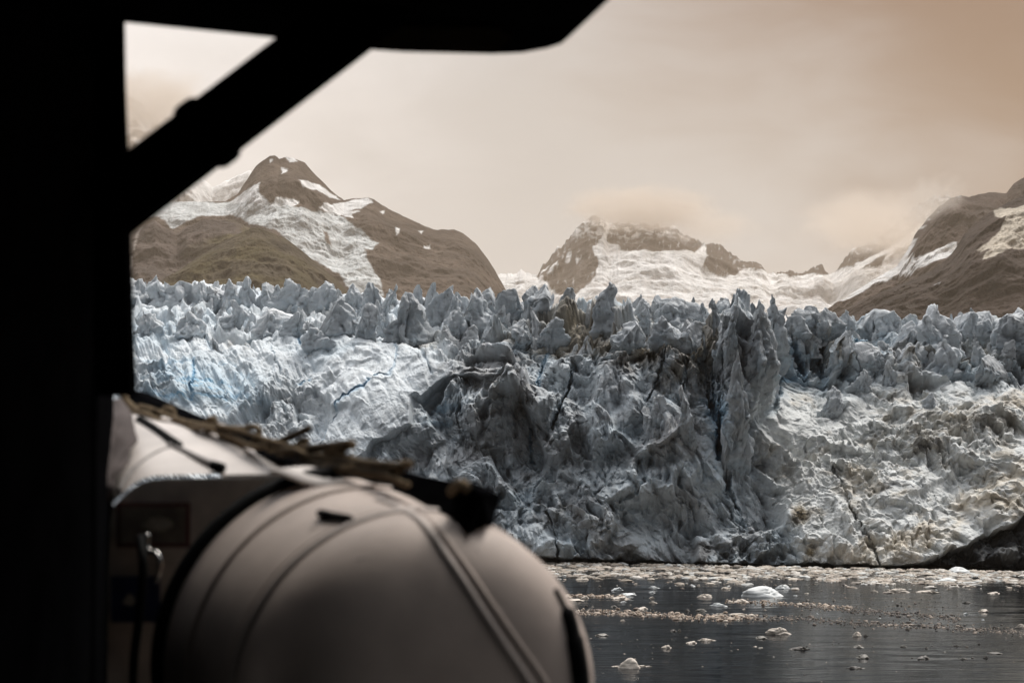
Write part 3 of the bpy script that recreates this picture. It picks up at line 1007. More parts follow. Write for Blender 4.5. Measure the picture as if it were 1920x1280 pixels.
# middle mountain above the snowfield
sky_C = [(850, 640), (900, 545), (935, 512), (970, 508), (1008, 512), (1014, 500), (1030, 482), (1050, 464), (1066, 446), (1080, 426), (1094, 412), (1108, 404), (1120, 403), (1130, 402), (1136, 408), (1142, 420), (1160, 414), (1185, 412),
         (1215, 416), (1240, 424), (1262, 424), (1284, 436), (1306, 448), (1322, 455), (1342, 455), (1356, 464), (1374, 476), (1390, 486), (1410, 488), (1424, 491), (1436, 506), (1450, 512), (1462, 508), (1478, 506), (1496, 512), (1520, 504),
         (1540, 496), (1556, 512), (1566, 505), (1582, 482), (1602, 466), (1634, 448), (1660, 432), (1690, 412), (1712, 388), (1740, 370), (1772, 362), (1800, 380), (1900, 420), (2000, 460)]
ROCKS_C = [[(1006, 520), (1016, 496), (1050, 462), (1082, 422), (1110, 400), (1134, 400), (1136, 430), (1124, 455), (1110, 470), (1122, 500), (1116, 522), (1098, 540), (1080, 560), (1030, 545)],
           [(1136, 452), (1150, 410), (1200, 410), (1250, 420), (1322, 452), (1312, 466), (1286, 484), (1262, 484), (1228, 484), (1200, 478), (1170, 470), (1150, 458)],
           [(1322, 452), (1345, 452), (1380, 478), (1425, 488), (1440, 505), (1432, 515), (1405, 508), (1388, 510), (1370, 524), (1340, 518), (1316, 512), (1328, 484)],
           [(1440, 504), (1470, 504), (1500, 510), (1540, 494), (1560, 512), (1548, 518), (1520, 516), (1490, 522), (1460, 518)],
           [(1560, 510), (1580, 480), (1640, 440), (1720, 380), (1790, 355), (1900, 400), (1720, 440), (1660, 476), (1620, 492), (1590, 502)],
           [(1612, 514), (1640, 494), (1658, 488), (1650, 506), (1630, 514)],
           [(1556, 572), (1575, 562), (1582, 566), (1562, 578)]]
SN_C = [[(1034, 502), (1046, 496), (1036, 516), (1026, 526)], [(1064, 484), (1072, 480), (1068, 494), (1058, 496)], [(1080, 488), (1088, 486), (1082, 494)], [(1014, 512), (1030, 500), (1024, 510), (1012, 518)]]


def col_C(px, py, x, y, z, n):
    C = np.empty(x.shape + (3,), F32)
    C[:] = SNOW
    st = fbm(px / 60, py / 9, 0 * px, 5, 101, 0.6)
    C = mixc(C, (0.52, 0.48, 0.45), sstep(st, 0.02, 0.4) * 0.75 * sstep(py, 500, 545))
    rk = rockbase(x, y, z, n, (0.075, 0.058, 0.046), (0.13, 0.105, 0.09))
    rk = mixc(rk, SNOW, 0.55 * sstep(fbm(px / 7, py / 16, 0 * px, 5, 107, 0.6), 0.12, 0.4))
    sp = fbm(px / 16, py / 9, 0 * px, 5, 103, 0.65)
    for q in ROCKS_C:
        f = sstep(poly_sd(px, py, q), -2, 2)
        hi = sstep(-(py - np.where(px < 1400, 455, 470)), -12, 30)       # more snow lies on the upper walls
        f = f * (1 - 0.85 * hi * sstep(sp, -0.12, 0.2))
        C = C + (rk - C) * f[..., None]
    return snow_polys(C, px, py, SN_C, 1.5)


mountain('mountain', sky_C, 640, 7000, 9000, col_C, 850, 2000, 1.4, amp=80, jag=5.0, rows=190, nscale=700, seed=23)


# right hand ridges
def col_R1(px, py, x, y, z, n):
    C = rockbase(x, y, z, n, (0.060, 0.042, 0.034), (0.095, 0.068, 0.056))
    sp = fbm(px / 16, py / 9, 0 * px, 5, 113, 0.65)
    sn = [[(1700, 446), (1716, 452), (1706, 470), (1696, 494), (1716, 484), (1750, 470), (1762, 462), (1776, 466), (1790, 462), (1788, 480), (1770, 494), (1730, 506), (1600, 560), (1500, 600), (1500, 560), (1640, 490)]]
    C = snow_polys(C, px, py, sn, 2)
    st = fbm(px / 40, py / 8, 0 * px, 5, 115, 0.6)
    ins = sstep(poly_sd(px, py, sn[0]), -2, 2)
    C = mixc(C, (0.42, 0.36, 0.31), ins * sstep(st, 0.0, 0.35) * 0.7)
    C = mixc(C, SNOW, 0.6 * sstep(sp, 0.02, 0.25) * sstep(-seg_dist(px, py, [(1700, 450), (1730, 420), (1760, 385), (1790, 372)]), -14, -3))
    return C


mountain('mountain', [(1480, 640), (1560, 575), (1620, 535), (1680, 500), (1700, 470), (1714, 440), (1736, 412), (1760, 388), (1782, 372), (1800, 367), (1816, 370), (1840, 363), (1866, 361), (1886, 363), (1898, 347), (1925, 328), (2010, 290)],
         640, 3800, 4600, col_R1, 1480, 2010, 1.4, amp=60, jag=2.0, rows=150, nscale=460, seed=31)


def col_R2(px, py, x, y, z, n):
    C = rockbase(x, y, z, n, (0.038, 0.026, 0.021), (0.062, 0.044, 0.036))
    hang = [(1858, 396), (1875, 391), (1905, 394), (1925, 386), (1960, 380), (1960, 470), (1916, 482), (1880, 490), (1858, 505), (1846, 512), (1826, 518), (1834, 502), (1850, 492), (1836, 494), (1820, 493), (1840, 478), (1866, 452), (1874, 430)]
    ins = sstep(poly_sd(px, py, hang), -2, 2)
    st = fbm(px / 9, py / 8, 0 * px, 4, 117, 0.6)
    C = mixc(C, (0.52, 0.46, 0.38), ins)
    C = mixc(C, (0.27, 0.225, 0.17), ins * sstep(st, 0.0, 0.35) * 0.8 * sstep(py, 400, 412))
    C = snow_polys(C, px, py, [[(1742, 552), (1756, 549), (1752, 554)]], 1)
    return C


mountain('mountain', [(1400, 640), (1540, 598), (1580, 580), (1640, 552), (1700, 528), (1745, 508), (1780, 480), (1794, 462), (1806, 440), (1826, 420), (1846, 404), (1866, 392), (1890, 380), (1930, 360), (2020, 320)],
         640, 2500, 3000, col_R2, 1400, 2020, 1.4, amp=40, jag=1.6, rows=150, nscale=380, seed=37)

# a pale peak almost lost in cloud on the left
mountain('mountain', [(60, 120), (150, 135), (210, 160), (262, 192), (300, 235), (340, 300), (400, 352), (440, 332), (470, 320), (520, 390), (640, 640)],
         640, 7200, 8400, lambda px, py, x, y, z, n: mixc(rockbase(x, y, z, n), SNOW, sstep(fbm(px / 26, py / 14, 0 * px, 5, 121, 0.65) + 0.10 + 0.5 * sstep(px, 330, 400), -0.05, 0.2)),
         60, 640, 2.0, amp=80, jag=3, rows=110, nscale=600, seed=43)

# ------------------------------------------------------------------ haze and low cloud
m_haze = bpy.data.materials.new('haze_air')
m_haze.use_nodes = True
t = NT(m_haze.node_tree)
m_haze.node_tree.nodes.remove(m_haze.node_tree.nodes['Principled BSDF'])
out = m_haze.node_tree.nodes['Material Output']
pv = t.n('ShaderNodeVolumePrincipled')
pv.inputs['Color'].default_value = (0.84, 0.685, 0.53, 1)
pv.inputs['Density'].default_value = 2.0e-5
pv.inputs['Anisotropy'].default_value = 0.1
t.link(pv.outputs[0], out.inputs['Volume'])
hz = box('haze', (-8500, -300, -1.0), (9500, 24500, 3600), m_haze)
tag(hz, kind='stuff')

def cloud(px, py, d, rx, ry, rz, dens, seed):
    m = bpy.data.materials.new('cloud_vapour')
    m.use_nodes = True
    t = NT(m.node_tree)
    m.node_tree.nodes.remove(m.node_tree.nodes['Principled BSDF'])
    out = m.node_tree.nodes['Material Output']
    co = t.n('ShaderNodeTexCoord').outputs['Object']
    ln = t.n('ShaderNodeVectorMath', operation='LENGTH')
    t.link(co, ln.inputs[0])
    mp = t.n('ShaderNodeMapping')
    mp.inputs['Location'].default_value = (seed * 3.1, seed, 0)
    mp.inputs['Scale'].default_value = (1.0, 1.0, 0.7)
    t.link(co, mp.inputs[0])
    nz = t.noise(mp.outputs[0], 2.4, 6, 0.62, dist=0.5)
    fall = t.math('SUBTRACT', 1.0, ln.outputs['Value'], clamp=True)
    v = t.math('ADD', fall, t.math('MULTIPLY', t.math('SUBTRACT', nz, 0.5), 1.7))
    v = t.smooth(v, 0.12, 0.75, 0.0, dens / MS)
    v = t.math('MULTIPLY', v, t.smooth(fall, 0.0, 0.3))
    pv = t.n('ShaderNodeVolumePrincipled')
    pv.inputs['Color'].default_value = (0.90, 0.82, 0.74, 1)
    pv.inputs['Anisotropy'].default_value = 0.2
    t.link(v, pv.inputs['Density'])
    t.link(pv.outputs[0], out.inputs['Volume'])
    th = np.linspace(0, 2 * math.pi, 32, endpoint=False)
    ph = np.linspace(0, math.pi, 17)
    PH, TH = np.meshgrid(ph, th, indexing='ij')
    V = np.stack([np.sin(PH) * np.cos(TH), np.sin(PH) * np.sin(TH), np.cos(PH)], -1)
    o = mesh_np('low_cloud', V, grid_faces(17, 32, True)[:, ::-1], m)
    o.location = tuple(P(px, py, d * MS))
    s_ = d * MS / FPX
    o.scale = (rx * s_, ry * MS, rz * s_)
    tag(o, kind='stuff')


cloud(1200, 393, 8700, 185, 450, 58, 0.0065, 1)
cloud(1330, 425, 8500, 120, 350, 40, 0.003, 2)
cloud(1650, 420, 8200, 190, 450, 85, 0.0045, 3)
cloud(1745, 372, 4350, 70, 260, 56, 0.0045, 4)
cloud(270, 205, 7900, 170, 450, 110, 0.005, 5)

# ------------------------------------------------------------------ the ship around the camera
m_black = mat('black_paint', (0.004, 0.004, 0.0045), 1.0, var=0.3, vscale=6, spec=0.0)
m_brownblack = mat('brown_black_paint', (0.012, 0.009, 0.006), 1.0, var=0.3, vscale=4, spec=0.0)
m_deck = mat('deck_paint', (0.03, 0.03, 0.03), 0.7, var=0.3, vscale=5)
m_hull = mat('hull_paint', (0.02, 0.022, 0.03), 0.5, var=0.2, vscale=0.6)
ship = empty('ship', (-1.5, 2.0, 33.4))
tag(ship, 'dark ship deck with black cabin wall, post, slanting strut and roof framing the view', 'ship')
DECK_Z = 33.40
box('deck', (-9, -6, DECK_Z - 0.25), (0.62, 9.6, DECK_Z), m_deck, ship)
box('hull', (-9, -30, -4), (0.60, 9.4, DECK_Z - 0.252), m_hull, ship)
# side wall that ends at the window post
wx0 = -0.262 * 3.0 * FS * 0.80
xw_ = float(P(174, 600, 4.02 * FS)[0])
box('cabin_wall', (xw_ - 0.12, -6, DECK_Z + 0.002), (xw_, 4.02 * FS, 37.2), m_black, ship)
prism('cabin_wall', [(xw_ - 0.10, 4.12 * FS, DECK_Z + 0.002), (xw_ - 0.02, 4.12 * FS, DECK_Z + 0.002), (-1.64, 8.2, DECK_Z + 0.002), (-1.74, 8.2, DECK_Z + 0.002)], (0, 0, 4.6), m_black, ship)  # unseen inner wall added to keep the left sky off the canister
box('shade_wall', (-0.9, -2.3, DECK_Z + 0.002), (4.2, -2.2, 36.05), m_black, ship)  # unseen wall added behind the camera to block sky light from the deck
# window post
prism('post', [D(170, -40, 4.10), D(223, -40, 4.10), D(226, 150, 4.10), D(236, 430, 4.10), D(247, 742, 4.10), D(172, 742, 4.10)], (0, 0.10, 0), m_black, ship, 0.012)
# roof: rounded corner, a lip along its far edge
zr = D(690, 95, 4.60).z


def roof_pt(px, py):
    b = (640 - py) / FPX
    d = (zr - CAM_H) / (SA + b * CA)
    return Vector(P(px, py, d))


edge = [roof_pt(140, 36), roof_pt(225, 44), roof_pt(500, 72), roof_pt(690, 94), roof_pt(820, 100), roof_pt(940, 103), roof_pt(985, 101), roof_pt(1030, 93), roof_pt(1058, 84), roof_pt(1072, 72), roof_pt(1150, 0)]
dirv = (edge[-1] - edge[-2]).normalized()
far = edge[-1] + dirv * 0.5
edge += [far, Vector((4.2, far.y - 0.25, zr)), Vector((4.2, -2.3, zr)), Vector((-6.0, -2.3, zr)), Vector((-6.0, edge[0].y, zr))]  # out of view the roof is flared right to shade the canister
prism('roof', [Vector((p.x, p.y, zr)) for p in edge], (0, 0, 0.16), m_black, ship, 0.02)
lip = [roof_pt(640, 78), roof_pt(760, 86), roof_pt(930, 90), roof_pt(960, 60), roof_pt(930, 40), roof_pt(760, 38), roof_pt(660, 40)]
prism('roof_panel', [p + Vector((0, 0, -0.022)) for p in lip], (0, 0, 0.02), m_brownblack, ship)
# diagonal strut with its clamp
a0, a1 = D(180, 400, 3.92), D(760, -42, 4.1)
ax = (a1 - a0).normalized()
sd_ = Vector((0, 1, 0)).cross(ax).normalized()
hw = 60 / FPX * 4.0 * FS
dp = Vector((0, 0.11, 0))
prism('strut', [a0 + sd_ * hw, a1 + sd_ * hw, a1 - sd_ * hw, a0 - sd_ * hw], dp, m_black, ship, 0.012)
stt = ship.children[-1]
stt = [c for c in ship.children if c.name.startswith('strut')][0]
tc_ = (D(382, 248, 4.0) - a0).dot(ax)
cc = a0 + ax * tc_
cw, ch = 30 / FPX * 4 * FS, hw + 9 / FPX * 4 * FS
clp = prism('clamp', [cc - ax * cw + sd_ * ch, cc + ax * cw + sd_ * ch, cc + ax * cw - sd_ * ch, cc - ax * cw - sd_ * ch], Vector((0, 0.15, 0)), m_black, stt, 0.03)
clp.location = (0, -0.02, 0)
# dark ledge along the outer side that carries the rope ladder
led = [(236, 728, 6.0), (330, 770, 5.75), (440, 806, 5.45), (560, 842, 5.12), (680, 868, 4.8), (790, 893, 4.5), (872, 906, 4.28), (908, 924, 4.2)]
low_ = [(215, 772, 5.9), (318, 800, 5.65), (425, 838, 5.35), (545, 868, 5.02), (668, 908, 4.7), (770, 940, 4.45), (842, 965, 4.24), (882, 996, 4.16)]
V = []
for (u, l) in zip(led, low_):
    p, q = D(*u), D(*l)
    V += [p, q, q + Vector((0.05, 0.28, -0.06)), p + Vector((0.05, 0.28, -0.02))]
Fc = [[0, 1, 2, 3], [(len(led) - 1) * 4 + k for k in (3, 2, 1, 0)]]
for i in range(len(led) - 1):
    for k in range(4):
        Fc.append([i * 4 + k, i * 4 + (k + 1) % 4, (i + 1) * 4 + (k + 1) % 4, (i + 1) * 4 + k])
ledge = mesh_py('ledge', V, [list(reversed(f)) for f in Fc], m_black, ship)
# bracket that closes the ledge at its near end
prism('bracket', [D(846, 930, 4.2), D(872, 905, 4.2), D(906, 924, 4.2), D(916, 984, 4.2), D(882, 998, 4.2), D(862, 972, 4.2)], (0.02, 0.2, 0), m_black, ship, 0.01)
adopt(ship)

# ------------------------------------------------------------------ white locker behind the canister
m_white = mat('white_gelcoat', (0.63, 0.57, 0.53), 0.5, var=0.18, vscale=2.5, spec=0.4)
m_side = mat('shaded_gelcoat', (0.55, 0.49, 0.42), 0.6, var=0.25, vscale=5)  # same gelcoat set darker, putting the front's shade into its colour
m_strap = mat('dark_strap', (0.010, 0.010, 0.010), 0.95, spec=0.05, var=0.3, vscale=30)
m_grey = mat('grey_strap', (0.22, 0.20, 0.19), 0.8, var=0.2, vscale=30)
m_red = mat('red_frame', (0.10, 0.03, 0.025), 0.5)
m_plate = mat('brown_plate', (0.15, 0.125, 0.10), 0.5, var=0.4, vscale=9)
m_pale = mat('pale_print', (0.28, 0.25, 0.20), 0.6, var=0.3, vscale=12)
m_blue = mat('navy_print', (0.014, 0.018, 0.055), 0.5, var=0.3, vscale=10)
m_chrome = mat('bright_steel', (0.75, 0.72, 0.68), 0.2, metal=1.0)
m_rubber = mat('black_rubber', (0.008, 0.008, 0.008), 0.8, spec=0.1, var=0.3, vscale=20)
locker = empty('deck_locker', tuple(D(380, 1280, 5.0)))
locker.location.z = DECK_Z
tag(locker, 'white deck locker with chamfered edge and dark placard behind the big rounded canister', 'locker')
# front profile of the shell, seen end-on, pushed back along its length
prof = [(190, 1480), (205, 975), (212, 942), (232, 922), (252, 906), (268, 897), (290, 892), (330, 890), (430, 889), (520, 888), (600, 888), (640, 1000), (640, 1480)]
front = [D(x, y, 5.0) for x, y in prof]
backpos = [(120, 1100), (150, 800), (168, 778), (178, 768), (192, 760), (204, 757), (216, 754), (235, 753), (265, 760), (300, 770), (330, 778), (420, 900), (420, 1100)]
backp = [D(x, y, 6.1) for x, y in backpos]
V = []
nS = 12
for k in range(nS + 1):
    s = k / nS
    for p, q in zip(front, backp):
        c = p.lerp(q, s)
        V.append(c + Vector((0, 0, 0.05 * math.sin(math.pi * s))))
n = len(prof)
Fc = []
for k in range(nS):
    for i in range(n - 1):
        Fc.append([k * n + i, (k + 1) * n + i, (k + 1) * n + i + 1, k * n + i + 1])
shell = mesh_py('shell', V, Fc, m_white, locker)
for pl in shell.data.polygons:
    pl.use_smooth = True
shell.data.set_sharp_from_angle(angle=R(40)) if hasattr(shell.data, 'set_sharp_from_angle') else None
prism('front_panel', [p + Vector((0, -0.004, -0.012)) for p in front], (0, 0.02, 0), m_side, locker, 0.006)
# placard, blue print, hook
pd = 4.97


def plate(name, x0, y0, x1, y1, m, d=pd, th=0.006, parent=locker, bev=0.0):
    return prism(name, [D(x0, y0, d), D(x1, y0, d), D(x1, y1, d), D(x0, y1, d)], (0, th, 0), m, parent, bev)


pl_ = plate('placard', 218, 942, 356, 1026, m_red, 4.975, 0.012)
plate('print', 226, 950, 348, 1018, m_plate, 4.968, 0.006, pl_)
prism('symbol', [D(264, 985, 4.963), D(282, 972, 4.963), D(300, 968, 4.963), D(320, 974, 4.963), D(326, 984, 4.963), D(312, 992, 4.963), D(300, 996, 4.963), D(280, 992, 4.963)], (0, 0.003, 0), m_pale, pl_)
bl_ = plate('blue_sticker', 208, 1080, 300, 1166, m_blue, 4.975, 0.006)
prism('symbol', [D(228, 1130, 4.968), D(240, 1112, 4.968), D(250, 1116, 4.968), D(254, 1128, 4.968), D(246, 1136, 4.968)], (0, 0.003, 0), m_pale, bl_)
tube('hook', [D(276, 1000, 4.93), D(278, 1030, 4.92), D(292, 1036, 4.90), D(300, 1052, 4.89), D(299, 1072, 4.89), D(291, 1090, 4.90)], 0.011, m_chrome, locker, 10, 8)
# straps over the lid and the moulding line
tube('strap', [D(262, 788, 5.60), D(290, 806, 5.46), D(316, 824, 5.34), D(334, 836, 5.26)], 0.022, m_strap, locker, 8, 6)
tube('strap', [D(318, 836, 5.28), D(350, 850, 5.20), D(385, 866, 5.10), D(416, 877, 5.03)], 0.017, m_grey, locker, 8, 6)
tube('seam', [D(330, 838, 5.27), D(300, 846, 5.22), D(268, 866, 5.14), D(240, 892, 5.06), D(222, 920, 4.99)], 0.009, m_grey, locker, 8, 6)
tube('buckle', [D(398, 872, 5.02), D(418, 878, 5.0)], 0.02, m_strap, locker, 8, 0)
# curled flap on the corner
fl = [(505, 886), (522, 889), (545, 898), (570, 908), (592, 914), (615, 914), (640, 908), (668, 913)]
fu = [(566, 880), (572, 880), (585, 880), (600, 884), (620, 890), (636, 896), (652, 902), (672, 910)]
V = [D(x, y, 4.60) for x, y in fl] + [D(x, y, 4.78) for x, y in fu]
V += [v + Vector((0, 0, 0.012)) for v in V]
n = len(fl)
Fc = [[i, i + 1, i + 1 + n, i + n] for i in range(n - 1)] + [[2 * n + i + n, 2 * n + i + 1 + n, 2 * n + i + 1, 2 * n + i] for i in range(n - 1)]
Fc += [[i + 1, i, i + 2 * n, i + 1 + 2 * n] for i in range(n - 1)]
flap = mesh_py('flap', V, Fc, m_white, locker, smooth=True)
adopt(locker)

m_shade = mat('shade_grey', (0.09, 0.074, 0.07), 0.85, var=0.15, vscale=3, spec=0.1)
# dark cover standing in for the cabin's shade on the locker's left corner
shade_root = empty('shade_cover', tuple(D(200, 860, 5.1)))
tag(shade_root, 'dark crumpled cover standing in for the cabin shade on the left corner of the white locker', 'shade cover')
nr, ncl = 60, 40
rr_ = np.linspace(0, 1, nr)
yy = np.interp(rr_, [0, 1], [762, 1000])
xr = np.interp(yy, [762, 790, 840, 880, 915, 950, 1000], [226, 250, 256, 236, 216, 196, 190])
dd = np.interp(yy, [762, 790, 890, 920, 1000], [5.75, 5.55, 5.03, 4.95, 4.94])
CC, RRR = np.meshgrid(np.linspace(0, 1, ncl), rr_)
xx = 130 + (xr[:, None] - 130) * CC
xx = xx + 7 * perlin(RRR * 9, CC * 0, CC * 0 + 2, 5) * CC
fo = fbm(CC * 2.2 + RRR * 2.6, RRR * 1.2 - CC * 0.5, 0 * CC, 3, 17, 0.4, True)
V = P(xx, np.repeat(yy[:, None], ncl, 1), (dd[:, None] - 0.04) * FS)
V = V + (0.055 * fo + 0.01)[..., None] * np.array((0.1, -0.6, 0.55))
cv = mesh_np('shade_cloth', V, grid_faces(nr, ncl), m_shade, shade_root)
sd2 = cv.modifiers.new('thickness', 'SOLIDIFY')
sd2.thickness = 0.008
adopt(shade_root)

# hanging hose
hose = tube('hose', [D(262, 1006, 4.90), D(268, 1050, 4.86), D(266, 1110, 4.86), D(258, 1180, 4.87), D(250, 1260, 4.88), D(246, 1480, 4.9)], 0.017, m_rubber, None, 10, 8)
tag(hose, 'thick black hose hanging down the shaded front of the locker', 'hose')

# ------------------------------------------------------------------ the big rounded canister
m_can = mat('canister_grp', (0.53, 0.445, 0.395), 0.6, var=0.14, vscale=2.5, spec=0.2, bump=[(2.5, 0.02, 0.25)])
m_seam = mat('canister_seam', (0.50, 0.43, 0.39), 0.6, var=0.1, vscale=8)
can = empty('canister', tuple(D(740, 1300, 4.45)))
can.location.z = DECK_Z
tag(can, 'big pale rounded life raft canister with raised seams under the rope ladder', 'canister')
c_r = D(625, 1222, 4.75)
c_f = D(769, 1303, 4.30)
axd = (c_f - c_r).normalized()
uu = Vector((0, 0, 1))
uu = (uu - axd * uu.dot(axd)).normalized()
ss = uu.cross(axd).normalized()
if ss.x < 0:
    ss = -ss
RC = 347 / FPX * 4.30 * FS
RR = 330 / FPX * 4.75 * FS
rings = []
L = (c_f - c_r).length
for s in np.linspace(0.0, 1, 14):
    rings.append((c_r + axd * L * s, lerp(RR, RC, max(0, s)) * (1 + 0.012 * math.sin(math.pi * max(0, s)))))
for a in np.linspace(0, math.pi / 2, 26)[1:]:
    rings.append((c_f + axd * (0.24 * FS * math.sin(a) ** 0.66), max(0.004, RC * math.cos(a) ** 0.60)))
NA = 96
V = []
for c, r in rings:
    for k in range(NA):
        a = 2 * math.pi * k / NA
        V.append(c + (uu * math.cos(a) + ss * math.sin(a)) * r)
Fq = grid_faces(len(rings), NA, True)
body = mesh_py('body', V, [list(map(int, f)) for f in Fq], m_can, can, smooth=True)
bvh = BVHTree.FromPolygons([tuple(v) for v in V], [list(map(int, f)) for f in Fq])
C0 = Vector((0, 0, CAM_H))


def on_can(px, py, lift=0.004):
    dr = (Vector(P(px, py, 1.0)) - C0).normalized()
    h = bvh.ray_cast(C0, dr)
    if h[0] is None:
        nn = bvh.find_nearest(C0 + dr * 4.5 * FS)
        return nn[0] + (nn[0] - c_f).normalized() * lift
    nm = h[1] if h[1].dot(dr) < 0 else -h[1]
    return h[0] + nm * lift


def hoop(name, c, r, tr, m, parent, n=120, a0=0.0, a1=2 * math.pi, sx=1.0):
    pts = [c + (uu * math.cos(a) + ss * math.sin(a)) * r for a in np.linspace(a0, a1, n)]
    return tube(name, pts, tr, m, parent, 8, 0, sx=sx)


hoop('rim', c_f, RC - 0.006, 0.020, m_seam, can)
hoop('rim', c_f - axd * 0.06, RC + 0.001, 0.007, m_can, can)
hoop('gasket', c_r + axd * 0.01, RR + 0.004, 0.034, m_rubber, can)
hoop('rib', c_r.lerp(c_f, 0.42), lerp(RR, RC, 0.42) + 0.006, 0.014, m_can, can)
for off, wd in ((-13, 0.018), (13, 0.015)):
    pts = []
    for (x, y) in [(716, 932), (752, 946), (790, 968), (818, 1000), (850, 1045), (884, 1095), (920, 1150), (958, 1206), (1000, 1268), (1024, 1310)]:
        pts.append(on_can(x + off * (0.45 + 0.55 * (y - 932) / 350), y - off * 0.35, -0.008))
    tube('seam', pts, wd, m_seam if off < 0 else m_can, can, 8, 6)
cl_ = [on_can(602, 968, 0.012), on_can(622, 972, 0.014), on_can(664, 979, 0.012)]
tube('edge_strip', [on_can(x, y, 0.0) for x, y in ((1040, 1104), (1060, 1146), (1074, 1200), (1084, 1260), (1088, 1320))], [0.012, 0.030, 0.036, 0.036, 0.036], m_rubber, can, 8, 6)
tube('latch', cl_, [0.014, 0.012, 0.006], m_rubber, can, 8, 6)
# saddle under the canister
for s in (0.1, 0.9):
    c = c_r.lerp(c_f, s)
    r = lerp(RR, RC, s)
    pts = []
    for a in np.linspace(math.pi * 0.72, math.pi * 1.28, 14):
        pts.append(c + (uu * math.cos(a) + ss * math.sin(a)) * (r + 0.002))
    zb = DECK_Z + 0.002
    pts = pts + [Vector((pts[-1].x, pts[-1].y, zb)), Vector((pts[0].x, pts[0].y, zb))]
    prism('saddle', pts, axd * 0.07, m_black, can)
adopt(can)

# rubbed marks on the shell
for k, (x0, y0, x1, y1, r_) in enumerate([(560, 1010, 600, 985, 0.006), (640, 1060, 700, 1042, 0.005), (880, 1010, 905, 1046, 0.005), (930, 1120, 946, 1172, 0.006)]):
    tube('scuff', [on_can(x0, y0, -0.004), on_can((x0 + x1) / 2, (y0 + y1) / 2 - 3, -0.003), on_can(x1, y1, -0.004)], [r_ * 0.4, r_, r_ * 0.4], m_seam, can, 8, 6)
adopt(can)

# ------------------------------------------------------------------ rope ladder heaped on the ledge
m_rope = mat('tan_rope', (0.19, 0.14, 0.088), 0.9, var=0.35, vscale=60, spec=0.1, bump=[(140, 0.004, 0.8)])
m_rung = mat('weathered_wood', (0.10, 0.073, 0.045), 0.85, var=0.4, vscale=25, spec=0.1, bump=[(60, 0.004, 0.6)])
ladder = empty('rope_ladder', tuple(D(560, 850, 5.0)))
tag(ladder, 'bundled tan rope ladder with wooden rungs heaped along the black ledge', 'rope ladder')


def ld(px):
    return float(np.interp(px, [220, 330, 440, 560, 680, 790, 880], [5.86, 5.64, 5.34, 5.0, 4.68, 4.4, 4.14])) - 0.03


def rp(pts, r=0.0075, m=None, name='rope', dz=0.0):
    r = r * 1.2
    q = [D(p[0], p[1], ld(p[0]) - (p[2] if len(p) > 2 else 0) + dz) for p in pts]
    return tube(name, q, r * FS, m or m_rope, ladder, 10, 8, twist=0.12)


rp([(224, 724), (230, 738), (240, 756), (256, 768), (276, 776)], 0.0088)
rp([(214, 764), (232, 770), (246, 777), (268, 778), (296, 776)], 0.007)
rp([(286, 780), (302, 775), (312, 766), (322, 768), (326, 780), (330, 792)], 0.0072)
rp([(330, 790), (352, 793), (386, 799)], 0.0058)
rp([(388, 804), (388, 792), (394, 785), (402, 787), (404, 802)], 0.0075)
rp([(386, 806), (420, 804), (456, 803), (476, 800), (486, 808), (484, 822), (474, 832), (468, 836)], 0.0072)
rp([(412, 815), (430, 824), (452, 832), (470, 836)], 0.006)
rp([(846, 922), (856, 910), (868, 908), (874, 916)], 0.009)
rp([(555, 838), (564, 828), (576, 826)], 0.0075)
rp([(622, 848), (642, 842), (656, 832), (662, 836)], 0.0085)
rp([(720, 884), (740, 878), (756, 870), (768, 870)], 0.008)
for (x0, y0, x1, y1, r, dz) in [(472, 836, 522, 829, 0.0105, 0.0), (520, 830, 578, 804, 0.0100, 0.02), (246, 771, 294, 771, 0.0085, -0.03), (236, 782, 294, 784, 0.0085, -0.04),
                                (524, 848, 652, 833, 0.0125, -0.02), (604, 862, 752, 876, 0.012, -0.03), (560, 868, 738, 892, 0.0115, -0.05), (566, 856, 640, 856, 0.010, 0.04)]:
    p, q = D(x0, y0, ld(x0) + dz), D(x1, y1, ld(x1) + dz)
    tube('rung', [p, p.lerp(q, 0.02), p.lerp(q, 0.5), p.lerp(q, 0.98), q], [r * FS * 0.7, r * FS, r * FS, r * FS, r * FS * 0.7], m_rung, ladder, 10, 4, sx=1.0)
# the long side rope of the ladder, drawn along the whole heap
rp([(x, np.interp(x, [250, 330, 440, 560, 680, 790, 880], [776, 792, 822, 852, 882, 908, 930]) + 5 * math.sin(x * 0.043) + 2 * math.sin(x * 0.11), 0.05 + 0.02 * math.sin(x * 0.07)) for x in range(250, 770, 12)], 0.0062)
rp([(x, np.interp(x, [250, 330, 440, 560, 680, 790, 880], [762, 782, 808, 836, 862, 888, 912]) + 4 * math.sin(x * 0.037 + 1), 0.03) for x in range(262, 760, 14)], 0.0055)
for k in range(7):                                   # lashings that tie the rungs together
    px = 500 + 38 * k
    py = np.interp(px, [480, 560, 640, 740], [832, 846, 862, 884])
    rp([(px - 6, py - 8, 0.02), (px, py, 0.05), (px + 5, py + 9, 0.03), (px + 12, py + 12, 0.0)], 0.0042)
adopt(ladder)

# ------------------------------------------------------------------ ice on the water
m_floe = {
    'cream': mat('cream_floe', (0.66, 0.58, 0.50), 0.6, var=0.2, vscale=1.2, bump=[(2.5, 0.15, 0.6)]),
    'white': mat('white_floe', (0.72, 0.74, 0.74), 0.5, var=0.12, vscale=1.0, bump=[(2.0, 0.15, 0.6)]),
    'dark': mat('dirty_floe', (0.09, 0.078, 0.066), 0.5, var=0.5, vscale=1.2, bump=[(2.5, 0.12, 0.6)]),
    'grey': mat('grey_floe', (0.26, 0.24, 0.21), 0.5, var=0.4, vscale=1.4, bump=[(2.5, 0.12, 0.6)]),
}


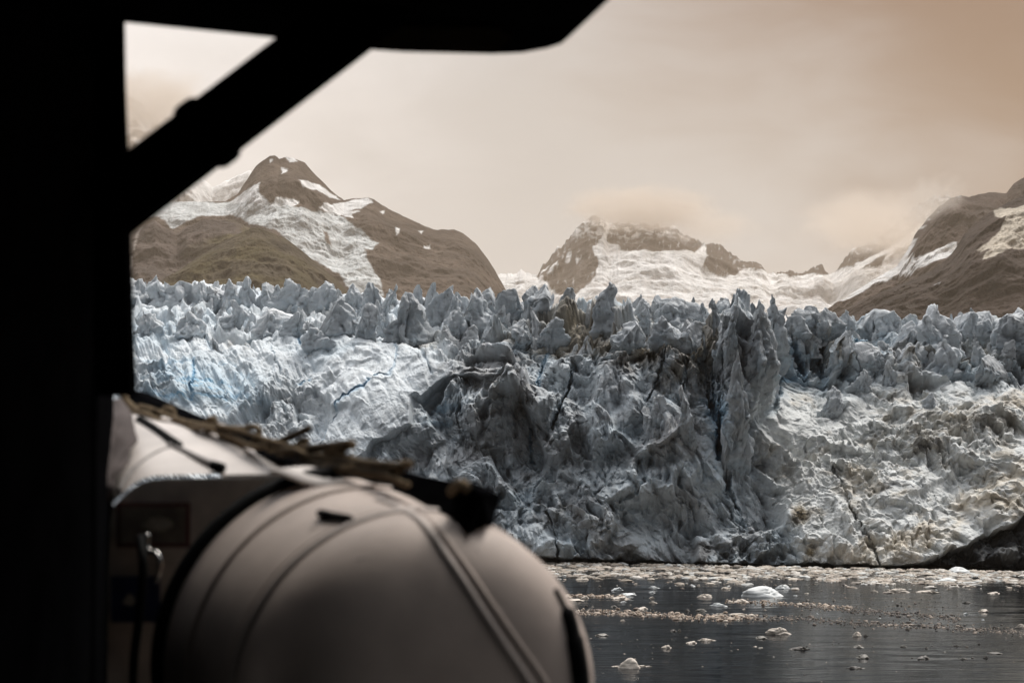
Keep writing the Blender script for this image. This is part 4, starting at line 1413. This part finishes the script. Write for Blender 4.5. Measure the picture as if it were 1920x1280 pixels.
def lump_mesh(seed, style):
    rg = np.random.default_rng(seed)
    nt, na = 18, 36
    if style == 'slab':
        V, T, A = tower(1.0, 1.0, 0.8, 'block', seed, nt, na, 0.9)
    elif style == 'smooth':
        V, T, A = tower(1.0, 1.0, 0.8, 'dome', seed, nt, na, 0.35)
    elif style == 'peak':
        V, T, A = tower(1.0, 1.0, 0.8, 'spike', seed, nt, na, 1.0)
    else:
        V, T, A = tower(1.0, 1.0, 0.8, 'dome', seed, nt, na, 1.1)
    z = V[..., 2]
    bump = (0.12 if style == 'smooth' else 0.35) * fbm(V[..., 0] * 2.2 + seed, V[..., 1] * 2.2, 0 * z, 4, seed, 0.6)
    V[..., 2] = np.maximum(z + bump * T, 0) - 0.12
    V[0, :, 2] = -0.25
    V[..., :2] /= np.abs(V[..., 0]).max()
    V[..., 2] /= max(0.2, V[..., 2].max())
    return V


LUMPS = {}
for st in ('slab', 'dome', 'peak', 'smooth'):
    for k in range(4):
        LUMPS[(st, k)] = lump_mesh(700 + 13 * k + len(st), st)


def floe_obj(V, mk):
    n, k = V.shape[:2]
    vv = np.concatenate([V.reshape(-1, 3), np.repeat(V[-1].mean(0)[None], k, 0)])
    return mesh_np('ice_floe', vv, grid_faces(n + 1, k, True), m_floe[mk])


_protos = {}


def floe(px, py, wpx, hpx, mk, st, k, label, rz=0.0, group='ice floes on the water'):
    key = (st, k, mk)
    if key not in _protos:
        o = floe_obj(LUMPS[(st, k)], mk)
        _protos[key] = o
    else:
        o = _protos[key].copy()
        COL.objects.link(o)
    g = G(px, py)
    d = g[1]
    s = d / FPX
    o.location = (float(g[0]), float(g[1]), 0.0)
    o.rotation_euler = (0, 0, rz)
    o.scale = (wpx * s / 2 * 1.05, wpx * s / 2 * 0.8, hpx * s * 0.85)
    tag(o, label, 'ice floe', group)
    return o


FLOES = [
    (1430, 1117, 78, 23, 'white', 'smooth', 0, 'largest pale ice floe, a long smooth white hump on dark water'),
    (1182, 1251, 44, 22, 'cream', 'smooth', 1, 'cream rounded ice lump nearest the canister at the bottom, mirrored in black water'),
    (1466, 1103, 38, 10, 'white', 'peak', 0, 'small jagged white floe just behind the largest smooth hump'),
    (1348, 1136, 34, 8, 'white', 'slab', 0, 'flat bright white floe alone below and left of the largest hump'),
    (1462, 1188, 54, 15, 'cream', 'peak', 1, 'craggy cream floe with dark hollows below the debris line'),
    (1427, 1196, 22, 6, 'grey', 'dome', 2, 'small grey lump beside the craggy cream floe'),
    (1160, 1107, 30, 8, 'white', 'slab', 1, 'chunky white floe in the open water left of centre near the canister'),
    (1177, 1115, 32, 5, 'white', 'slab', 2, 'long thin white floe touching a cream floe behind the canister edge'),
    (1166, 1122, 40, 6, 'cream', 'slab', 3, 'long cream floe in front of a thin white one'),
    (1226, 1102, 22, 5, 'white', 'slab', 0, 'short flat white floe highest of the row in the mid water'),
    (1223, 1111, 13, 4, 'white', 'dome', 3, 'tiny white floe second down the mid water row'),
    (1223, 1121, 13, 4, 'cream', 'slab', 1, 'tiny cream floe third down the mid water row'),
    (1225, 1130, 16, 5, 'cream', 'dome', 0, 'little cream floe with a dark bit at its left, lowest of the row'),
    (1170, 1129, 14, 4, 'white', 'dome', 1, 'little white floe just below the long cream floe'),
    (1062, 1120, 22, 7, 'cream', 'dome', 2, 'cream floe half hidden by the right edge of the canister'),
    (1078, 1125, 36, 4, 'cream', 'slab', 2, 'thin cream floe lying against the canister edge'),
    (1098, 1121, 17, 6, 'cream', 'dome', 3, 'rounded cream floe just right of the canister edge'),
    (1205, 1141, 30, 5, 'cream', 'slab', 3, 'flat oblong cream floe above the reddish debris line'),
    (1151, 1137, 12, 4, 'grey', 'peak', 2, 'tiny grey floe above the left part of the debris line'),
    (1107, 1143, 15, 4, 'grey', 'peak', 3, 'tiny dark and white floe near the canister above the debris line'),
    (1360, 1103, 24, 4, 'cream', 'slab', 0, 'flat cream floe left of the largest white hump'),
    (1320, 1119, 36, 8, 'cream', 'peak', 0, 'ragged cream floe between the mid row and the largest hump'),
    (1289, 1145, 11, 5, 'grey', 'dome', 0, 'tiny round grey floe above the debris line'),
    (1316, 1145, 24, 5, 'grey', 'peak', 1, 'flat speckled grey floe above the debris line'),
    (1355, 1153, 15, 6, 'cream', 'dome', 1, 'round pinkish floe at the left end of a long thin floe'),
    (1388, 1152, 44, 4, 'cream', 'slab', 1, 'long thin cream floe right of a round pinkish one'),
    (1392, 1128, 34, 7, 'cream', 'peak', 2, 'broken cream floe right below the largest hump'),
    (1128, 1191, 24, 5, 'grey', 'slab', 2, 'lone grey slab on black water right of the canister'),
    (1262, 1183, 14, 5, 'dark', 'dome', 2, 'dark lump of ice, left one of a touching dark pair'),
    (1274, 1183, 9, 6, 'grey', 'peak', 3, 'grey pointed lump, right one of a touching dark pair'),
    (1298, 1205, 26, 5, 'cream', 'slab', 3, 'thin cream floe on black water below a longer one'),
    (1325, 1200, 34, 5, 'cream', 'slab', 0, 'straight oblong cream floe on black water'),
    (1251, 1214, 22, 7, 'cream', 'dome', 3, 'small beige dome of ice on black water'),
    (1640, 1109, 15, 5, 'cream', 'dome', 0, 'small cream floe left of the two long ones off the right cliff'),
    (1689, 1109, 44, 8, 'cream', 'peak', 1, 'knobbly cream floe before the dark base of the cliff'),
    (1743, 1110, 50, 5, 'cream', 'slab', 1, 'long low cream floe with a toothed top at right'),
    (1797, 1073, 50, 13, 'white', 'smooth', 2, 'bluish white floe against the black foot of the cliff'),
    (1778, 1090, 48, 9, 'white', 'smooth', 3, 'smooth bluish floe in the edge of the brash ice'),
    (1814, 1130, 18, 4, 'dark', 'dome', 0, 'small dark floe alone on the grey water at right'),
    (1844, 1146, 18, 6, 'cream', 'slab', 2, 'faint beige floe above the right debris line'),
    (1865, 1112, 28, 4, 'cream', 'slab', 3, 'flat cream bar of ice near the right edge'),
    (1820, 1100, 30, 5, 'cream', 'dome', 1, 'cream floe just off the brash ice at right'),
    (1606, 1192, 26, 11, 'cream', 'peak', 0, 'peaked cream floe with a dark companion at its right side'),
    (1623, 1192, 10, 5, 'dark', 'dome', 1, 'dark lump clinging to the right of the peaked cream floe'),
    (1610, 1213, 22, 6, 'grey', 'peak', 2, 'mottled grey floe below the peaked cream one'),
    (1618, 1233, 24, 9, 'grey', 'dome', 2, 'brownish grey dome of ice with thin wings at water level'),
    (1604, 1252, 36, 5, 'dark', 'slab', 0, 'long dark floe lowest in the middle of the right water'),
    (1732, 1234, 32, 7, 'dark', 'dome', 3, 'dark brown hump of ice on the black water at right'),
    (1500, 1217, 42, 7, 'dark', 'slab', 1, 'long dark slab of ice below the craggy cream floe'),
    (1864, 1224, 30, 3, 'dark', 'slab', 2, 'thin dark streak of ice near the right edge'),
    (1807, 1235, 22, 4, 'dark', 'dome', 0, 'low dark pair of bumps on the black water far right'),
    (1849, 1233, 13, 5, 'dark', 'peak', 3, 'small black pointed lump near the right edge'),
    (1793, 1211, 13, 4, 'dark', 'dome', 1, 'small black chip above the low dark bumps'),
    (1737, 1215, 11, 4, 'dark', 'peak', 0, 'tiny black chip above the dark brown hump'),
    (1695, 1212, 15, 4, 'grey', 'peak', 1, 'tiny grey chip between two dark ones in the right water'),
    (1916, 1176, 26, 9, 'cream', 'dome', 0, 'cream floe cut by the right edge of the view'),
]
for i, (x, y, ww, hh_, mk, st, k, lab) in enumerate(FLOES):
    floe(x, y, ww, hh_, mk, st, k, lab, rz=random.uniform(-0.5, 0.5))
# the thin sheets beside the mirrored lump
for (x, y, ww) in ((1158, 1249, 22), (1206, 1248, 20), (1217, 1249, 14)):
    floe(x, y, ww, 2.2, 'cream', 'slab', 1, 'thin sheet of ice at the foot of the mirrored cream lump', group='thin ice sheets')
rg = random.Random(5)
for k in range(110):                                 # scattered small pieces nobody can tell apart
    y = 1094 + (1278 - 1094) * rg.random() ** 1.7
    x = rg.uniform(1050, 1935)
    ww = rg.uniform(4, 11) * (1 if y < 1180 else 0.8)
    right_dark = rg.random() < (0.15 + 0.6 * max(0, (x - 1400) / 520) * (y > 1120))
    mk = 'dark' if right_dark else rg.choice(['cream', 'grey', 'white'] if y < 1170 else ['grey', 'cream'])
    lab = {'dark': 'small dirty chip of ice scattered on the dark water', 'cream': 'small cream chip of ice scattered on the dark water',
           'grey': 'small grey chip of ice scattered on the dark water', 'white': 'small white chip of ice scattered on the dark water'}[mk]
    floe(x, y, ww, max(1.6, ww * rg.uniform(0.22, 0.4)), mk, rg.choice(['slab', 'dome', 'peak']), rg.randrange(4), lab, rg.uniform(0, 3), 'small chips of ice')

# brash: the belt under the cliff and the drift lines, far too many to count
m_brash = mat('brash_ice', rough=0.6, attr='tint', var=0.15, vscale=1.5)


def brash(name, pts, palette, seed):
    """pts: photo x, y, width px, height px"""
    rg = np.random.default_rng(seed)
    na = 9
    th = np.linspace(0, 2 * math.pi, na, endpoint=False)
    prof = [(1.0, -0.25), (0.95, 0.45), (0.62, 0.95), (0.0, 1.0)]
    tmpl = np.array([[r * math.cos(a), r * math.sin(a), z] for r, z in prof for a in th])
    Ft = grid_faces(len(prof), na, True)
    n = len(pts)
    g = np.array([G(p[0], p[1]) for p in pts])
    s = g[:, 1] / FPX
    w_ = np.array([p[2] for p in pts]) * s / 2
    h_ = np.array([p[3] for p in pts]) * s
    V = np.repeat(tmpl[None], n, 0)
    jit = rg.uniform(0.6, 1.25, (n, len(tmpl), 1))
    V = V * np.concatenate([jit, jit, rg.uniform(0.5, 1.3, (n, len(tmpl), 1))], -1)
    a = rg.uniform(0, 6.28, n)
    ca, sa = np.cos(a)[:, None], np.sin(a)[:, None]
    el = rg.uniform(0.5, 1.0, n)[:, None]
    x, y = V[..., 0], V[..., 1] * el
    V = np.stack([(x * ca - y * sa) * w_[:, None], (x * sa + y * ca) * w_[:, None], V[..., 2] * h_[:, None]], -1)
    V += (g * np.array((1, 1, 0)))[:, None]
    Fq = (Ft[None] + (np.arange(n) * len(tmpl))[:, None, None]).reshape(-1, 4)
    pal = np.array(palette, F32)
    c = pal[rg.integers(0, len(pal), n)] * rg.uniform(0.8, 1.12, (n, 1))
    C = np.repeat(c[:, None], len(tmpl), 1)
    o = mesh_np(name, V, Fq, m_brash, None, np.clip(C, 0.01, 0.8))
    return tag(o, kind='stuff')


rg = np.random.default_rng(77)
belt = []
while len(belt) < 7500:
    x = rg.uniform(930, 2000)
    yb = np.interp(x, [930, 1000, 1500, 1960], [1054, 1055, 1064, 1074])
    v = rg.random() ** 1.25 * 48
    lim = 26 + 10 * float(perlin(np.array([x / 130.0]), np.array([v / 30]), np.array([0.0]), 9)[0])
    if v > lim and rg.random() > 0.10 * math.exp(-(v - lim) / 9):
        continue
    if perlin(np.array([x / 45.0]), np.array([v / 5.0]), np.array([2.0]), 12)[0] > 0.16 + 0.25 * rg.random() - v / 90:
        continue
    ww = rg.uniform(2.5, 9) if rg.random() < 0.85 else rg.uniform(10, 30)
    belt.append((x, yb + 0.6 + v, ww, min(3.2, ww * rg.uniform(0.10, 0.24)) * (1.25 if v < 3 else 0.8)))
brash('brash_ice', belt, [(0.50, 0.44, 0.37), (0.58, 0.54, 0.49), (0.42, 0.35, 0.29), (0.53, 0.53, 0.51), (0.30, 0.25, 0.20), (0.20, 0.17, 0.14)], 5)

drift = []
for (pts, hw_, n, sz) in [([(1070, 1148), (1150, 1148), (1250, 1152), (1300, 1158), (1420, 1158)], 5, 650, 1.0),
                          ([(1060, 1117), (1120, 1117), (1170, 1118)], 2, 160, 0.8),
                          ([(1360, 1127), (1440, 1130), (1520, 1134), (1600, 1140)], 4, 300, 0.8)]:
    for k in range(n):
        u = rg.random()
        xs = [p[0] for p in pts]
        x = lerp(xs[0], xs[-1], u)
        y = np.interp(x, xs, [p[1] for p in pts]) + rg.normal(0, hw_ * 0.6)
        ww = rg.uniform(2, 6) * sz if rg.random() < 0.9 else rg.uniform(8, 18) * sz
        drift.append((x, y, ww, min(3.0, ww * rg.uniform(0.2, 0.45))))
brash('brash_ice', drift, [(0.50, 0.40, 0.32), (0.58, 0.50, 0.42), (0.30, 0.22, 0.16), (0.14, 0.10, 0.075), (0.42, 0.32, 0.24)], 6)
drift = []
for (pts, hw_, n, sz) in [([(1400, 1158), (1500, 1160), (1620, 1168), (1740, 1174), (1860, 1182), (1980, 1188)], 6, 1000, 0.9),
                          ([(1500, 1136), (1600, 1142), (1700, 1152), (1800, 1160)], 6, 650, 0.8),
                          ([(1560, 1115), (1700, 1135), (1800, 1140)], 12, 130, 0.6),
                          ([(1100, 1210), (1250, 1214), (1400, 1216)], 10, 60, 0.5),
                          ([(1440, 1205), (1650, 1215), (1930, 1225)], 22, 80, 0.6)]:
    for k in range(n):
        u = rg.random()
        xs = [p[0] for p in pts]
        x = lerp(xs[0], xs[-1], u)
        y = np.interp(x, xs, [p[1] for p in pts]) + rg.normal(0, hw_ * 0.6)
        ww = rg.uniform(2, 6) * sz if rg.random() < 0.92 else rg.uniform(7, 14) * sz
        drift.append((x, y, ww, min(2.4, ww * rg.uniform(0.15, 0.35))))
brash('brash_ice', drift, [(0.05, 0.04, 0.034), (0.10, 0.075, 0.058), (0.07, 0.055, 0.045), (0.22, 0.17, 0.13), (0.34, 0.28, 0.23)], 8)
